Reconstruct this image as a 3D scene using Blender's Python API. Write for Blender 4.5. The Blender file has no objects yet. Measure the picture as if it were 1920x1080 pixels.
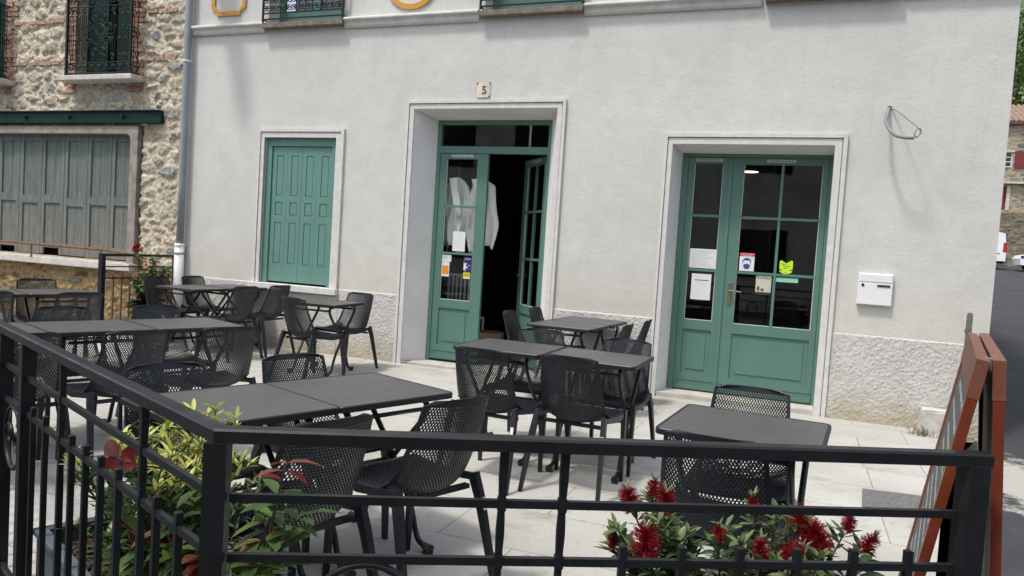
import bpy, math, random
import numpy as np
from mathutils import Vector, Matrix, noise
R = math.radians
random.seed(7)
scene = bpy.context.scene
col = scene.collection

# ------------------------------------------------------------------ materials
def nt(name):
    m = bpy.data.materials.new(name); m.use_nodes = True
    t = m.node_tree; b = t.nodes['Principled BSDF']
    return m, t, b
def lnk(t, a, b): t.links.new(a, b)
def node(t, typ, **kw):
    n = t.nodes.new(typ)
    for k, v in kw.items():
        if k in n.inputs: n.inputs[k].default_value = v
        else: setattr(n, k, v)
    return n
def ramp(t, fac, stops):
    r = t.nodes.new('ShaderNodeValToRGB')
    e = r.color_ramp.elements
    e[0].position, e[0].color = stops[0][0], stops[0][1]
    e[1].position, e[1].color = stops[-1][0], stops[-1][1]
    for p, c in stops[1:-1]:
        x = e.new(p); x.color = c
    lnk(t, fac, r.inputs[0]); return r.outputs[0]
def C4(c, k=1.0): return (c[0]*k, c[1]*k, c[2]*k, 1)
def coords(t, scale=None):
    tc = t.nodes.new('ShaderNodeTexCoord')
    if scale is None: return tc.outputs['Object']
    mp = t.nodes.new('ShaderNodeMapping'); mp.inputs['Scale'].default_value = scale
    lnk(t, tc.outputs['Object'], mp.inputs[0]); return mp.outputs[0]
def tnoise(t, co, scale, detail=4, rough=.55):
    n = node(t, 'ShaderNodeTexNoise'); n.inputs['Scale'].default_value = scale
    n.inputs['Detail'].default_value = detail; n.inputs['Roughness'].default_value = rough
    lnk(t, co, n.inputs['Vector']); return n.outputs['Fac']
def mixc(t, fac, a, b, mode='MIX'):
    m = t.nodes.new('ShaderNodeMix'); m.data_type = 'RGBA'; m.blend_type = mode
    for s, v in ((0, fac), (6, a), (7, b)):
        if hasattr(v, 'links'): lnk(t, v, m.inputs[s])
        else: m.inputs[s].default_value = v
    return m.outputs[2]
def addbump(t, b, h, strength, dist, prev=None):
    n = t.nodes.new('ShaderNodeBump'); n.inputs['Strength'].default_value = strength
    n.inputs['Distance'].default_value = dist
    lnk(t, h, n.inputs['Height'])
    if prev is not None: lnk(t, prev, n.inputs['Normal'])
    lnk(t, n.outputs[0], b.inputs['Normal']); return n.outputs[0]
def simple(name, c, rough=.5, metal=0., var=.12, vs=6., bump=0., bs=120., spec=.5):
    m, t, b = nt(name)
    co = coords(t)
    f = tnoise(t, co, vs, 5)
    lnk(t, ramp(t, f, [(.3, C4(c, 1-var)), (.7, C4(c, 1+var))]), b.inputs['Base Color'])
    b.inputs['Roughness'].default_value = rough; b.inputs['Metallic'].default_value = metal
    b.inputs['Specular IOR Level'].default_value = spec
    if bump: addbump(t, b, tnoise(t, co, bs, 3), bump, .002)
    return m
def attrmat(name, rough=.6, var=.15, vs=40., bump=.0, bs=80., spec=.4, bdist=.004):
    m, t, b = nt(name)
    a = t.nodes.new('ShaderNodeAttribute'); a.attribute_name = 'Col'
    co = coords(t); f = tnoise(t, co, vs, 5)
    g = ramp(t, f, [(.3, (1-var,)*3+(1,)), (.7, (1+var,)*3+(1,))])
    lnk(t, mixc(t, 1.0, a.outputs['Color'], g, 'MULTIPLY'), b.inputs['Base Color'])
    b.inputs['Roughness'].default_value = rough; b.inputs['Specular IOR Level'].default_value = spec
    if bump: addbump(t, b, tnoise(t, co, bs, 5), bump, bdist)
    return m

def mat_plaster():
    m, t, b = nt('plaster'); co = coords(t)
    big = tnoise(t, co, .9, 6, .6); mid = tnoise(t, co, 5., 6, .65); fine = tnoise(t, co, 38., 6, .7)
    c1 = ramp(t, big, [(.3, (.53, .53, .497, 1)), (.7, (.612, .612, .58, 1))])
    c2 = ramp(t, mid, [(.36, (.955, .95, .943, 1)), (.60, (1.015, 1.015, 1.015, 1))])
    c3 = ramp(t, fine, [(.30, (.88, .875, .87, 1)), (.44, (1, 1, 1, 1))])
    x = mixc(t, 1., c1, c2, 'MULTIPLY')
    patch = tnoise(t, co, 1.7, 3, .5); x = mixc(t, ramp(t, patch, [(.42, (0, 0, 0, 1)), (.58, (1, 1, 1, 1))]), x, mixc(t, 1., x, c3, 'MULTIPLY'))
    sp2 = tnoise(t, co, 2.6, 8, .75); x = mixc(t, 1., x, ramp(t, sp2, [(.30, (.86, .85, .83, 1)), (.40, (1, 1, 1, 1))]), 'MULTIPLY')
    x = mixc(t, 1., x, ramp(t, tnoise(t, coords(t, (5., 1, .45)), 2.2, 5, .6), [(.28, (.93, .925, .91, 1)), (.40, (1, 1, 1, 1))]), 'MULTIPLY')
    x = mixc(t, 1., x, ramp(t, tnoise(t, co, 95., 4, .7), [(.34, (.87, .865, .855, 1)), (.56, (1.04, 1.04, 1.04, 1))]), 'MULTIPLY')
    sg_ = node(t, 'ShaderNodeSeparateXYZ'); lnk(t, co, sg_.inputs[0])
    fz = node(t, 'ShaderNodeMapRange'); fz.inputs[1].default_value = 2.9; fz.inputs[2].default_value = 3.9; lnk(t, sg_.outputs[2], fz.inputs[0])
    stn = tnoise(t, coords(t, (9., 1, .25)), 2.6, 6, .65); mu = node(t, 'ShaderNodeMath', operation='MULTIPLY'); lnk(t, fz.outputs[0], mu.inputs[0]); lnk(t, ramp(t, stn, [(.54, (0, 0, 0, 1)), (.70, (1, 1, 1, 1))]), mu.inputs[1])
    x = mixc(t, mu.outputs[0], x, mixc(t, 1., x, (.945, .94, .925, 1), 'MULTIPLY'))
    wm = node(t, 'ShaderNodeSeparateXYZ'); lnk(t, co, wm.inputs[0]); mw = node(t, 'ShaderNodeMapRange'); mw.inputs[1].default_value = .8; mw.inputs[2].default_value = 1.5; lnk(t, wm.outputs[2], mw.inputs[0])
    x = mixc(t, mw.outputs[0], mixc(t, 1., x, (1., .965, .915, 1), 'MULTIPLY'), x)
    lnk(t, x, b.inputs['Base Color']); b.inputs['Roughness'].default_value = .9
    b.inputs['Specular IOR Level'].default_value = .2
    p = addbump(t, b, fine, .4, .005); p2 = addbump(t, b, tnoise(t, co, 110., 3), .5, .003, p)
    addbump(t, b, mid, .5, .012, p2); return m
def mat_plinth():
    m, t, b = nt('rough_render'); co = coords(t)
    mid = tnoise(t, co, 4., 6, .65); fine = tnoise(t, co, 60., 4, .6)
    x = mixc(t, 1., ramp(t, mid, [(.3, (.50, .49, .455, 1)), (.7, (.58, .568, .535, 1))]),
             ramp(t, fine, [(.3, (.82, .81, .8, 1)), (.6, (1, 1, 1, 1))]), 'MULTIPLY')
    sx = node(t, 'ShaderNodeSeparateXYZ'); lnk(t, co, sx.inputs[0])
    mr = node(t, 'ShaderNodeMapRange'); mr.inputs[1].default_value = 0; mr.inputs[2].default_value = .32
    ad = node(t, 'ShaderNodeMath', operation='ADD'); lnk(t, sx.outputs[2], ad.inputs[0])
    ns = node(t, 'ShaderNodeMath', operation='MULTIPLY_ADD'); lnk(t, mid, ns.inputs[0]); ns.inputs[1].default_value = .5; ns.inputs[2].default_value = -.25
    lnk(t, ns.outputs[0], ad.inputs[1]); lnk(t, ad.outputs[0], mr.inputs[0])
    x = mixc(t, mr.outputs[0], mixc(t, 1., x, (.82, .74, .6, 1), 'MULTIPLY'), x)   # ochre splash stains at the foot
    lnk(t, x, b.inputs['Base Color']); b.inputs['Roughness'].default_value = .95
    addbump(t, b, fine, .6, .006); return m
def mat_paving():
    m, t, b = nt('pale_paving'); co = coords(t)
    mp = node(t, 'ShaderNodeMapping'); mp.inputs['Rotation'].default_value = (0, 0, R(0)); mp.inputs['Location'].default_value = (.12, .23, 0)
    lnk(t, co, mp.inputs[0])
    br = node(t, 'ShaderNodeTexBrick'); br.offset = .37; br.squash = 1
    for k, v in {'Scale': 1., 'Mortar Size': .004, 'Mortar Smooth': .3, 'Bias': 0., 'Brick Width': 1.05, 'Row Height': .53}.items(): br.inputs[k].default_value = v
    br.inputs['Color1'].default_value = (.385, .38, .352, 1); br.inputs['Color2'].default_value = (.43, .425, .398, 1)
    br.inputs['Mortar'].default_value = (.245, .23, .2, 1)
    wn = node(t, 'ShaderNodeTexNoise'); wn.inputs['Scale'].default_value = 3; lnk(t, mp.outputs[0], wn.inputs['Vector'])
    wv = mixc(t, .008, mp.outputs[0], wn.outputs['Color'], 'ADD'); lnk(t, wv, br.inputs['Vector'])
    mid = tnoise(t, co, 1.3, 6, .62); fine = tnoise(t, co, 55., 5, .7); spots = tnoise(t, co, 9., 3, .5)
    x = mixc(t, 1., br.outputs['Color'], ramp(t, mid, [(.3, (.86, .84, .80, 1)), (.62, (1.04, 1.04, 1.04, 1))]), 'MULTIPLY')
    x = mixc(t, 1., x, ramp(t, fine, [(.3, (.85, .85, .85, 1)), (.55, (1.02, 1.02, 1.02, 1))]), 'MULTIPLY')
    x = mixc(t, 1., x, ramp(t, spots, [(.25, (.74, .70, .62, 1)), (.36, (1, 1, 1, 1))]), 'MULTIPLY')
    st2 = tnoise(t, co, 2.1, 7, .72); x = mixc(t, 1., x, ramp(t, st2, [(.30, (.70, .66, .58, 1)), (.44, (1, 1, 1, 1))]), 'MULTIPLY')
    vo = node(t, 'ShaderNodeTexVoronoi'); vo.inputs['Scale'].default_value = 5.5; lnk(t, co, vo.inputs['Vector'])
    x = mixc(t, ramp(t, vo.outputs['Distance'], [(.03, (1, 1, 1, 1)), (.05, (0, 0, 0, 1))]), x, (.16, .14, .11, 1))
    lnk(t, x, b.inputs['Base Color']); b.inputs['Roughness'].default_value = .85
    b.inputs['Specular IOR Level'].default_value = .3
    p = addbump(t, b, fine, .25, .003)
    n = t.nodes.new('ShaderNodeBump'); n.invert = True; n.inputs['Strength'].default_value = .5; n.inputs['Distance'].default_value = .006
    lnk(t, br.outputs['Fac'], n.inputs['Height']); lnk(t, p, n.inputs['Normal']); lnk(t, n.outputs[0], b.inputs['Normal'])
    return m
def mat_asphalt():
    m, t, b = nt('asphalt'); co = coords(t)
    fine = tnoise(t, co, 90., 4, .7); mid = tnoise(t, co, 1.2, 5); worn = tnoise(t, co, 3.2, 8, .72)
    x = mixc(t, 1., ramp(t, mid, [(.3, (.024, .025, .029, 1)), (.7, (.042, .043, .048, 1))]),
             ramp(t, fine, [(.3, (.7, .7, .7, 1)), (.7, (1.35, 1.35, 1.35, 1))]), 'MULTIPLY')
    # an eroded band of older pale concrete beside the terrace
    sx = node(t, 'ShaderNodeSeparateXYZ'); lnk(t, co, sx.inputs[0])
    d = node(t, 'ShaderNodeVectorMath', operation='DISTANCE'); lnk(t, coords(t, (1, .62, 0)), d.inputs[0]); d.inputs[1].default_value = (1.62, -.95, 0)
    mr = node(t, 'ShaderNodeMapRange'); mr.inputs[1].default_value = .25; mr.inputs[2].default_value = 1.0; mr.inputs[3].default_value = .19; mr.inputs[4].default_value = -.25
    lnk(t, d.outputs['Value'], mr.inputs[0])
    ad = node(t, 'ShaderNodeMath', operation='ADD'); lnk(t, worn, ad.inputs[0]); lnk(t, mr.outputs[0], ad.inputs[1])
    mask = ramp(t, ad.outputs[0], [(.52, (0, 0, 0, 1)), (.62, (1, 1, 1, 1))])
    x = mixc(t, mask, x, mixc(t, fine, (.2, .19, .17, 1), (.5, .48, .44, 1)))
    sp = node(t, 'ShaderNodeTexVoronoi'); sp.inputs['Scale'].default_value = 7; lnk(t, co, sp.inputs['Vector'])
    x = mixc(t, ramp(t, sp.outputs['Distance'], [(.035, (1, 1, 1, 1)), (.06, (0, 0, 0, 1))]), x, (.4, .4, .38, 1))
    lnk(t, x, b.inputs['Base Color']); b.inputs['Roughness'].default_value = .85
    addbump(t, b, fine, .5, .006); return m
def mat_mortar(name, a, c, bs=22.):
    m, t, b = nt(name); co = coords(t)
    mid = tnoise(t, co, 3., 6, .65); fine = tnoise(t, co, bs, 6, .7)
    x = mixc(t, 1., ramp(t, mid, [(.32, C4(a)), (.68, C4(c))]), ramp(t, fine, [(.3, (.78, .77, .75, 1)), (.6, (1.05, 1.05, 1.05, 1))]), 'MULTIPLY')
    lnk(t, x, b.inputs['Base Color']); b.inputs['Roughness'].default_value = .95
    addbump(t, b, fine, .9, .02); return m
def mat_weathered():
    m, t, b = nt('weathered_shutter_paint'); co = coords(t)
    st = tnoise(t, coords(t, (14, 14, .9)), 1.6, 8, .7); mid = tnoise(t, co, 2.2, 6, .65); flake = tnoise(t, coords(t, (16, 16, 2.2)), 2.4, 8, .78)
    paint = mixc(t, mid, (.075, .102, .096, 1), (.17, .20, .188, 1))
    paint = mixc(t, 1., paint, ramp(t, st, [(.35, (.72, .72, .72, 1)), (.6, (1.1, 1.1, 1.1, 1))]), 'MULTIPLY')
    sx = node(t, 'ShaderNodeSeparateXYZ'); lnk(t, co, sx.inputs[0])
    mr = node(t, 'ShaderNodeMapRange'); mr.inputs[1].default_value = .9; mr.inputs[2].default_value = 2.6; mr.inputs[3].default_value = .13; mr.inputs[4].default_value = -.06
    lnk(t, sx.outputs[2], mr.inputs[0])
    ad = node(t, 'ShaderNodeMath', operation='ADD'); lnk(t, flake, ad.inputs[0]); lnk(t, mr.outputs[0], ad.inputs[1])
    wood = mixc(t, st, (.12, .098, .08, 1), (.29, .25, .205, 1))
    x = mixc(t, ramp(t, ad.outputs[0], [(.55, (0, 0, 0, 1)), (.66, (1, 1, 1, 1))]), paint, wood)
    lnk(t, x, b.inputs['Base Color']); b.inputs['Roughness'].default_value = .85
    addbump(t, b, st, .5, .004); return m
def mat_glass():
    m = bpy.data.materials.new('window_glass'); m.use_nodes = True; t = m.node_tree
    for n in list(t.nodes): t.nodes.remove(n)
    o = t.nodes.new('ShaderNodeOutputMaterial'); mx = t.nodes.new('ShaderNodeMixShader')
    tr = t.nodes.new('ShaderNodeBsdfTransparent'); tr.inputs[0].default_value = (.95, .96, .955, 1)
    gl = t.nodes.new('ShaderNodeBsdfGlossy'); gl.inputs['Roughness'].default_value = .015
    # Schlick reflectance, the same from both faces of the pane
    ge = t.nodes.new('ShaderNodeNewGeometry'); dp_ = node(t, 'ShaderNodeVectorMath', operation='DOT_PRODUCT'); lnk(t, ge.outputs['Normal'], dp_.inputs[0]); lnk(t, ge.outputs['Incoming'], dp_.inputs[1])
    def ma(op, a, b=None):
        n = node(t, 'ShaderNodeMath', operation=op)
        for i, v in enumerate((a, b)):
            if v is None: continue
            if hasattr(v, 'links'): lnk(t, v, n.inputs[i])
            else: n.inputs[i].default_value = v
        return n.outputs[0]
    fres = ma('ADD', ma('MULTIPLY', ma('POWER', ma('SUBTRACT', 1., ma('ABSOLUTE', dp_.outputs['Value'])), 5.), .95), .062)
    lnk(t, fres, mx.inputs[0]); lnk(t, tr.outputs[0], mx.inputs[1]); lnk(t, gl.outputs[0], mx.inputs[2]); lnk(t, mx.outputs[0], o.inputs[0])
    return m
def mat_leaf(name, rough=.4):
    m, t, b = nt(name)
    a = t.nodes.new('ShaderNodeAttribute'); a.attribute_name = 'Col'
    lnk(t, a.outputs['Color'], b.inputs['Base Color']); b.inputs['Roughness'].default_value = rough
    tl = t.nodes.new('ShaderNodeBsdfTranslucent'); lnk(t, a.outputs['Color'], tl.inputs[0])
    mx = t.nodes.new('ShaderNodeMixShader'); mx.inputs[0].default_value = .28
    o = t.nodes['Material Output']; lnk(t, b.outputs[0], mx.inputs[1]); lnk(t, tl.outputs[0], mx.inputs[2]); lnk(t, mx.outputs[0], o.inputs[0])
    return m

M = dict(
    plaster=mat_plaster(), plinth=mat_plinth(), paving=mat_paving(), asphalt=mat_asphalt(), glass=mat_glass(),
    pale=simple('pale_house_render', (.72, .68, .6), .9, var=.3, vs=1.2, bump=.3, bs=20),
    doorstep=simple('worn_doorstep', (.43, .41, .365), .9, var=.18, vs=7, bump=.3, bs=60),
    smooth=simple('smooth_render', (.68, .672, .655), .85, var=.05, vs=3, bump=.15, bs=90),
    surround=simple('surround_render', (.585, .575, .548), .88, var=.09, vs=14, bump=.45, bs=70),
    cornice=simple('cornice_render', (.55, .535, .50), .9, var=.13, vs=7, bump=.4, bs=60),
    green=simple('green_joinery_paint', (.09, .187, .152), .42, var=.05, vs=3, bump=.06, bs=160, spec=.45),
    shutter=simple('green_shutter_paint', (.116, .242, .208), .5, var=.05, vs=3, bump=.08, bs=160, spec=.4),
    dgreen=simple('dark_green_paint', (.005, .027, .022), .6, var=.25, vs=5, bump=.1, bs=60, spec=.2),
    iron=simple('dark_green_iron', (.004, .013, .0115), .5, var=.25, vs=8, spec=.3),
    rail=simple('anthracite_rail_paint', (.0105, .012, .0138), .4, var=.28, vs=11, bump=.15, bs=160, spec=.3),
    chair=simple('anthracite_plastic', (.0085, .011, .0165), .46, var=.06, vs=5, bump=.12, bs=400, spec=.44),
    table=simple('anthracite_tabletop', (.068, .0685, .0685), .5, var=.07, vs=9, bump=.05, bs=300, spec=.5),
    tedge=simple('table_edge_plastic', (.012, .0128, .0145), .45, var=.06, vs=9),
    tleg=simple('black_table_metal', (.014, .014, .015), .35, var=.1, vs=9),
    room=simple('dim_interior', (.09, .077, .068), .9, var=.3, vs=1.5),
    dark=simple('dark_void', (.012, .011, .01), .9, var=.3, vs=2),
    white=simple('white_enamel', (.74, .745, .75), .35, var=.02, vs=3),
    whitepipe=simple('white_pipe', (.66, .66, .66), .4, var=.07, vs=5),
    zinc=simple('grey_pipe_paint', (.25, .275, .3), .45, var=.12, vs=3, metal=.1),
    steel=simple('dull_steel', (.17, .165, .16), .55, var=.25, vs=14, metal=.3),
    brass=simple('aged_brass', (.35, .27, .15), .35, var=.15, vs=20, metal=.8),
    vent=simple('pale_vent', (.55, .56, .54), .5, var=.05),
    cloth=simple('white_cotton', (.84, .84, .82), .9, var=.05, vs=12, bump=.3, bs=200),
    paper=simple('white_paper', (.68, .7, .7), .8, var=.03, vs=8),
    cream=simple('cream_enamel', (.62, .56, .43), .45, var=.1, vs=14),
    rust=simple('rust_brown', (.16, .075, .035), .85, var=.35, vs=25),
    ink=simple('dark_ink', (.03, .03, .035), .7), blackink=simple('black_ink', (.01, .01, .01), .6),
    red=simple('red_print', (.55, .04, .06), .6), blue=simple('blue_print', (.045, .045, .28), .6),
    navy=simple('navy_print', (.012, .02, .13), .5, var=.4, vs=25), orange=simple('orange_print', (.72, .25, .03), .6, var=.05),
    yellow=simple('yellow_print', (.6, .52, .03), .6), lime=simple('lime_card', (.48, .78, .02), .7, var=.04),
    mint=simple('mint_card', (.28, .55, .43), .7), flyer=simple('cream_flyer', (.5, .51, .42), .7, var=.08, vs=30),
    ochre=simple('ochre_moulding', (.52, .27, .055), .85, var=.12, vs=9, bump=.3, bs=80),
    stone=attrmat('rubble_stone', .9, .3, 26., 1., 34., .25, .02),
    lmortar=mat_mortar('lime_mortar', (.42, .36, .26), (.55, .485, .37)),
    omortar=mat_mortar('ochre_mortar', (.23, .155, .06), (.4, .3, .15), 16.),
    slabm=simple('weathered_slab', (.5, .48, .44), .9, var=.2, vs=9, bump=.5, bs=40),
    sillwood=simple('weathered_wood', (.17, .14, .11), .9, var=.35, vs=14, bump=.6, bs=60),
    weather=mat_weathered(),
    framewood=simple('grey_timber_frame', (.26, .23, .2), .9, var=.3, vs=10, bump=.7, bs=50),
    wired=simple('russet_wood', (.155, .03, .012), .38, var=.18, vs=9, bump=.1, bs=60),
    woodface=simple('worn_russet_wood', (.165, .06, .034), .5, var=.2, vs=12, bump=.1, bs=60),
    chalk=simple('slate_board', (.085, .095, .09), .6, var=.18, vs=6), chalkw=simple('chalk_white', (.36, .38, .38), .9),
    planter=simple('slate_blue_planter', (.085, .105, .125), .5, var=.1, vs=6, bump=.1, bs=90),
    soil=simple('bark_mulch', (.05, .036, .024), .95, var=.5, vs=60, bump=1., bs=90),
    leaf=mat_leaf('leaf'), petal=mat_leaf('petal', .6),
    stem=simple('woody_stem', (.1, .075, .05), .8, var=.2),
    conduit=simple('grey_conduit', (.2, .2, .205), .6), kerb=simple('kerb_stone', (.46, .44, .4), .9, var=.25, vs=9, bump=.7, bs=30),
    grate=simple('dark_stone_slab', (.12, .118, .115), .85, var=.5, vs=55, bump=.8, bs=70),
    carw=simple('white_car_paint', (.72, .73, .75), .25, var=.02), carglass=simple('car_glass', (.02, .022, .025), .08),
    tyre=simple('tyre_rubber', (.02, .02, .02), .8), tail=simple('tail_lamp', (.35, .01, .015), .25), bumper=simple('grey_bumper', (.05, .052, .055), .6),
    oldred=simple('ox_red_paint', (.16, .022, .022), .6, var=.15), tile=simple('roof_tile', (.25, .17, .12), .9, var=.3, vs=14, bump=.5, bs=20),
    hill=simple('hillside_green', (.05, .085, .022), .95, var=.45, vs=.5, bump=1., bs=2.),
    line=simple('road_paint', (.7, .7, .68), .8, var=.15, vs=20),
    lampglow=None, bag=simple('brown_crate', (.12, .075, .045), .85, var=.2))
def emis(name, c, s):
    m, t, b = nt(name); b.inputs['Emission Color'].default_value = C4(c); b.inputs['Emission Strength'].default_value = s
    b.inputs['Base Color'].default_value = (.8, .8, .8, 1); return m
def smudge(m, lo, hi, sc):
    t = m.node_tree; b = t.nodes['Principled BSDF']; f = tnoise(t, coords(t), sc, 6, .65); r_ = node(t, 'ShaderNodeMapRange'); r_.inputs[1].default_value = .3; r_.inputs[2].default_value = .7; r_.inputs[3].default_value = lo; r_.inputs[4].default_value = hi; lnk(t, f, r_.inputs[0]); lnk(t, r_.outputs[0], b.inputs['Roughness'])
smudge(M['table'], .36, .58, 5.); smudge(M['rail'], .3, .55, 9.); smudge(M['green'], .34, .58, 4.); smudge(M['shutter'], .4, .62, 4.); smudge(M['chair'], .38, .56, 7.)
M['lampglow'] = emis('lit_lamp', (1., .72, .38), 3.)

# ------------------------------------------------------------------ mesh builder
class MB:
    def __init__(s): s.v = []; s.f = []; s.c = []; s.cur = (.5, .5, .5)
    def add(s, vs, fs):
        o = len(s.v); s.v += [Vector(p) for p in vs]
        for f in fs: s.f.append([i+o for i in f]); s.c.append(s.cur)
        return o
    def box(s, a, b, bev=0):
        x0, y0, z0 = (min(a[i], b[i]) for i in range(3)); x1, y1, z1 = (max(a[i], b[i]) for i in range(3))
        if not bev:
            s.add([(x0,y0,z0),(x1,y0,z0),(x1,y1,z0),(x0,y1,z0),(x0,y0,z1),(x1,y0,z1),(x1,y1,z1),(x0,y1,z1)],
                  [(0,3,2,1),(4,5,6,7),(0,1,5,4),(1,2,6,5),(2,3,7,6),(3,0,4,7)]); return
        import bmesh
        bm = bmesh.new(); bmesh.ops.create_cube(bm, size=1)
        for v in bm.verts: v.co = Vector(((x0+x1)/2+v.co.x*(x1-x0), (y0+y1)/2+v.co.y*(y1-y0), (z0+z1)/2+v.co.z*(z1-z0)))
        bmesh.ops.bevel(bm, geom=bm.edges[:], offset=bev, segments=2, affect='EDGES', profile=.6)
        bm.verts.ensure_lookup_table(); bm.verts.index_update()
        s.add([v.co[:] for v in bm.verts], [[v.index for v in f.verts] for f in bm.faces]); bm.free()
    def bar(s, p0, p1, w0, h0, w1=None, h1=None, side=None):
        """rectangular bar from p0 to p1; width along side"""
        p0, p1 = Vector(p0), Vector(p1); d = (p1-p0).normalized()
        w1 = w0 if w1 is None else w1; h1 = h0 if h1 is None else h1
        if side is None: side = d.cross(Vector((0,0,1))) if abs(d.z) < .95 else Vector((1,0,0))
        u = (Vector(side) - d*Vector(side).dot(d)).normalized(); n = d.cross(u)
        vs = [p + u*sx*w/2 + n*sy*h/2 for p, w, h in ((p0,w0,h0),(p1,w1,h1)) for sx, sy in ((-1,-1),(1,-1),(1,1),(-1,1))]
        s.add(vs, [(0,1,2,3),(7,6,5,4),(0,4,5,1),(1,5,6,2),(2,6,7,3),(3,7,4,0)])
    def tube(s, pts, r, n=8, cap=True):
        pts = [Vector(p) for p in pts]; rs = r if isinstance(r, (list, tuple)) else [r]*len(pts)
        u = None; vs = []
        for i, p in enumerate(pts):
            d = (pts[min(i+1, len(pts)-1)] - pts[max(i-1, 0)]).normalized()
            if u is None: u = d.orthogonal().normalized()
            else: u = (u - d*u.dot(d)).normalized()
            w = d.cross(u)
            vs += [p + (u*math.cos(2*math.pi*k/n) + w*math.sin(2*math.pi*k/n))*rs[i] for k in range(n)]
        fs = [(i*n+k, i*n+(k+1) % n, (i+1)*n+(k+1) % n, (i+1)*n+k) for i in range(len(pts)-1) for k in range(n)]
        if cap: fs += [tuple(range(n))[::-1], tuple((len(pts)-1)*n+k for k in range(n))]
        s.add(vs, fs)
    def prism(s, poly, o, u, w, d):
        """poly (list of 2-D points) laid at o along u, w and extruded by vector d"""
        o, u, w, d = Vector(o), Vector(u), Vector(w), Vector(d); n = len(poly)
        a = [o+u*x+w*y for x, y in poly]
        s.add(a+[p+d for p in a], [tuple(range(n)), tuple(range(2*n-1, n-1, -1))]+[(i, i+n, (i+1) % n+n, (i+1) % n) for i in range(n)])
    def lathe(s, prof, c, n=16):
        c = Vector(c); vs = []
        for r, z in prof: vs += [c+Vector((r*math.cos(2*math.pi*k/n), r*math.sin(2*math.pi*k/n), z)) for k in range(n)]
        s.add(vs, [(i*n+k, i*n+(k+1) % n, (i+1)*n+(k+1) % n, (i+1)*n+k) for i in range(len(prof)-1) for k in range(n)])
    def quad(s, a, b, c, d): s.add([a, b, c, d], [(0, 1, 2, 3)])
    def build(s, name, m, parent=None, smooth=False, Mx=None, colors=False):
        me = bpy.data.meshes.new(name)
        vs = s.v
        if Mx is not None: vs = [Mx @ p for p in vs]
        if parent is not None and 'wloc' in TMP.get(parent.name, {}):
            iv = TMP[parent.name]['wloc']; vs = [iv @ p for p in vs]
        me.from_pydata([p[:] for p in vs], [], s.f)
        if colors:
            a = me.color_attributes.new('Col', 'FLOAT_COLOR', 'CORNER')
            buf = []
            for f, c in zip(s.f, s.c): buf += [c[0], c[1], c[2], 1.]*len(f)
            a.data.foreach_set('color', buf)
        if smooth: me.polygons.foreach_set('use_smooth', [True]*len(me.polygons))
        me.materials.append(m); me.update()
        o = bpy.data.objects.new(name, me); col.objects.link(o)
        if parent is not None:
            o.parent = parent
            if parent.name in TMP: TMP[o.name] = dict(wloc=TMP[parent.name]['wloc'])
        return o
TMP = {}
def smooth_by_angle(o, deg=35):
    me = o.data; me.polygons.foreach_set('use_smooth', [True]*len(me.polygons))
    try: me.set_sharp_from_angle(angle=R(deg))
    except Exception: pass
    return o
def tag(o, label, cat, group=None, kind=None):
    if label: o['label'] = label
    if cat: o['category'] = cat
    if group: o['group'] = group
    if kind: o['kind'] = kind
    return o
def thing(name, loc, label, cat, group=None, rz=0.):
    o = bpy.data.objects.new(name, None); col.objects.link(o); o.empty_display_size = .1
    o.location = loc; o.rotation_euler = (0, 0, rz)
    TMP[o.name] = dict(wloc=(Matrix.Translation(loc) @ Matrix.Rotation(rz, 4, 'Z')).inverted())
    return tag(o, label, cat, group)
def proto(name):
    o = bpy.data.objects.new(name, None); col.objects.link(o); o.empty_display_size = .1
    return o
def structure(o): o['kind'] = 'structure'; return o
def copy_tree(o, parent=None):
    c = o.copy(); col.objects.link(c)
    if parent is not None: c.parent = parent
    for ch in list(o.children): copy_tree(ch, c)
    return c
def place(o, used, x, y, rz, label, group, z=0.):
    c = o if not used else copy_tree(o)
    c.location = (x, y, z); c.rotation_euler = (0, 0, rz); c['label'] = label; c['group'] = group
    return c
def text_part(name, s, size, m, parent, Mx, depth=.0006, align='CENTER'):
    cu = bpy.data.curves.new(name, 'FONT'); cu.body = s; cu.size = size; cu.align_x = align; cu.extrude = depth
    ob = bpy.data.objects.new(name, cu); col.objects.link(ob)
    dg = bpy.context.evaluated_depsgraph_get(); dg.update()
    me = bpy.data.meshes.new_from_object(ob.evaluated_get(dg)); bpy.data.objects.remove(ob); bpy.data.curves.remove(cu)
    M2 = Mx
    if parent is not None and parent.name in TMP: M2 = TMP[parent.name]['wloc'] @ Mx
    me.transform(M2); me.materials.clear(); me.materials.append(m); me.name = name
    o = bpy.data.objects.new(name, me); col.objects.link(o); o.parent = parent; return o
def facing(x, y, z, tilt=0.): # text/plane matrix: local X -> +x, local Y -> +z, normal -> -y
    return Matrix.Translation((x, y, z)) @ Matrix.Rotation(R(90), 4, 'X') @ Matrix.Rotation(tilt, 4, 'Z')

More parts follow.
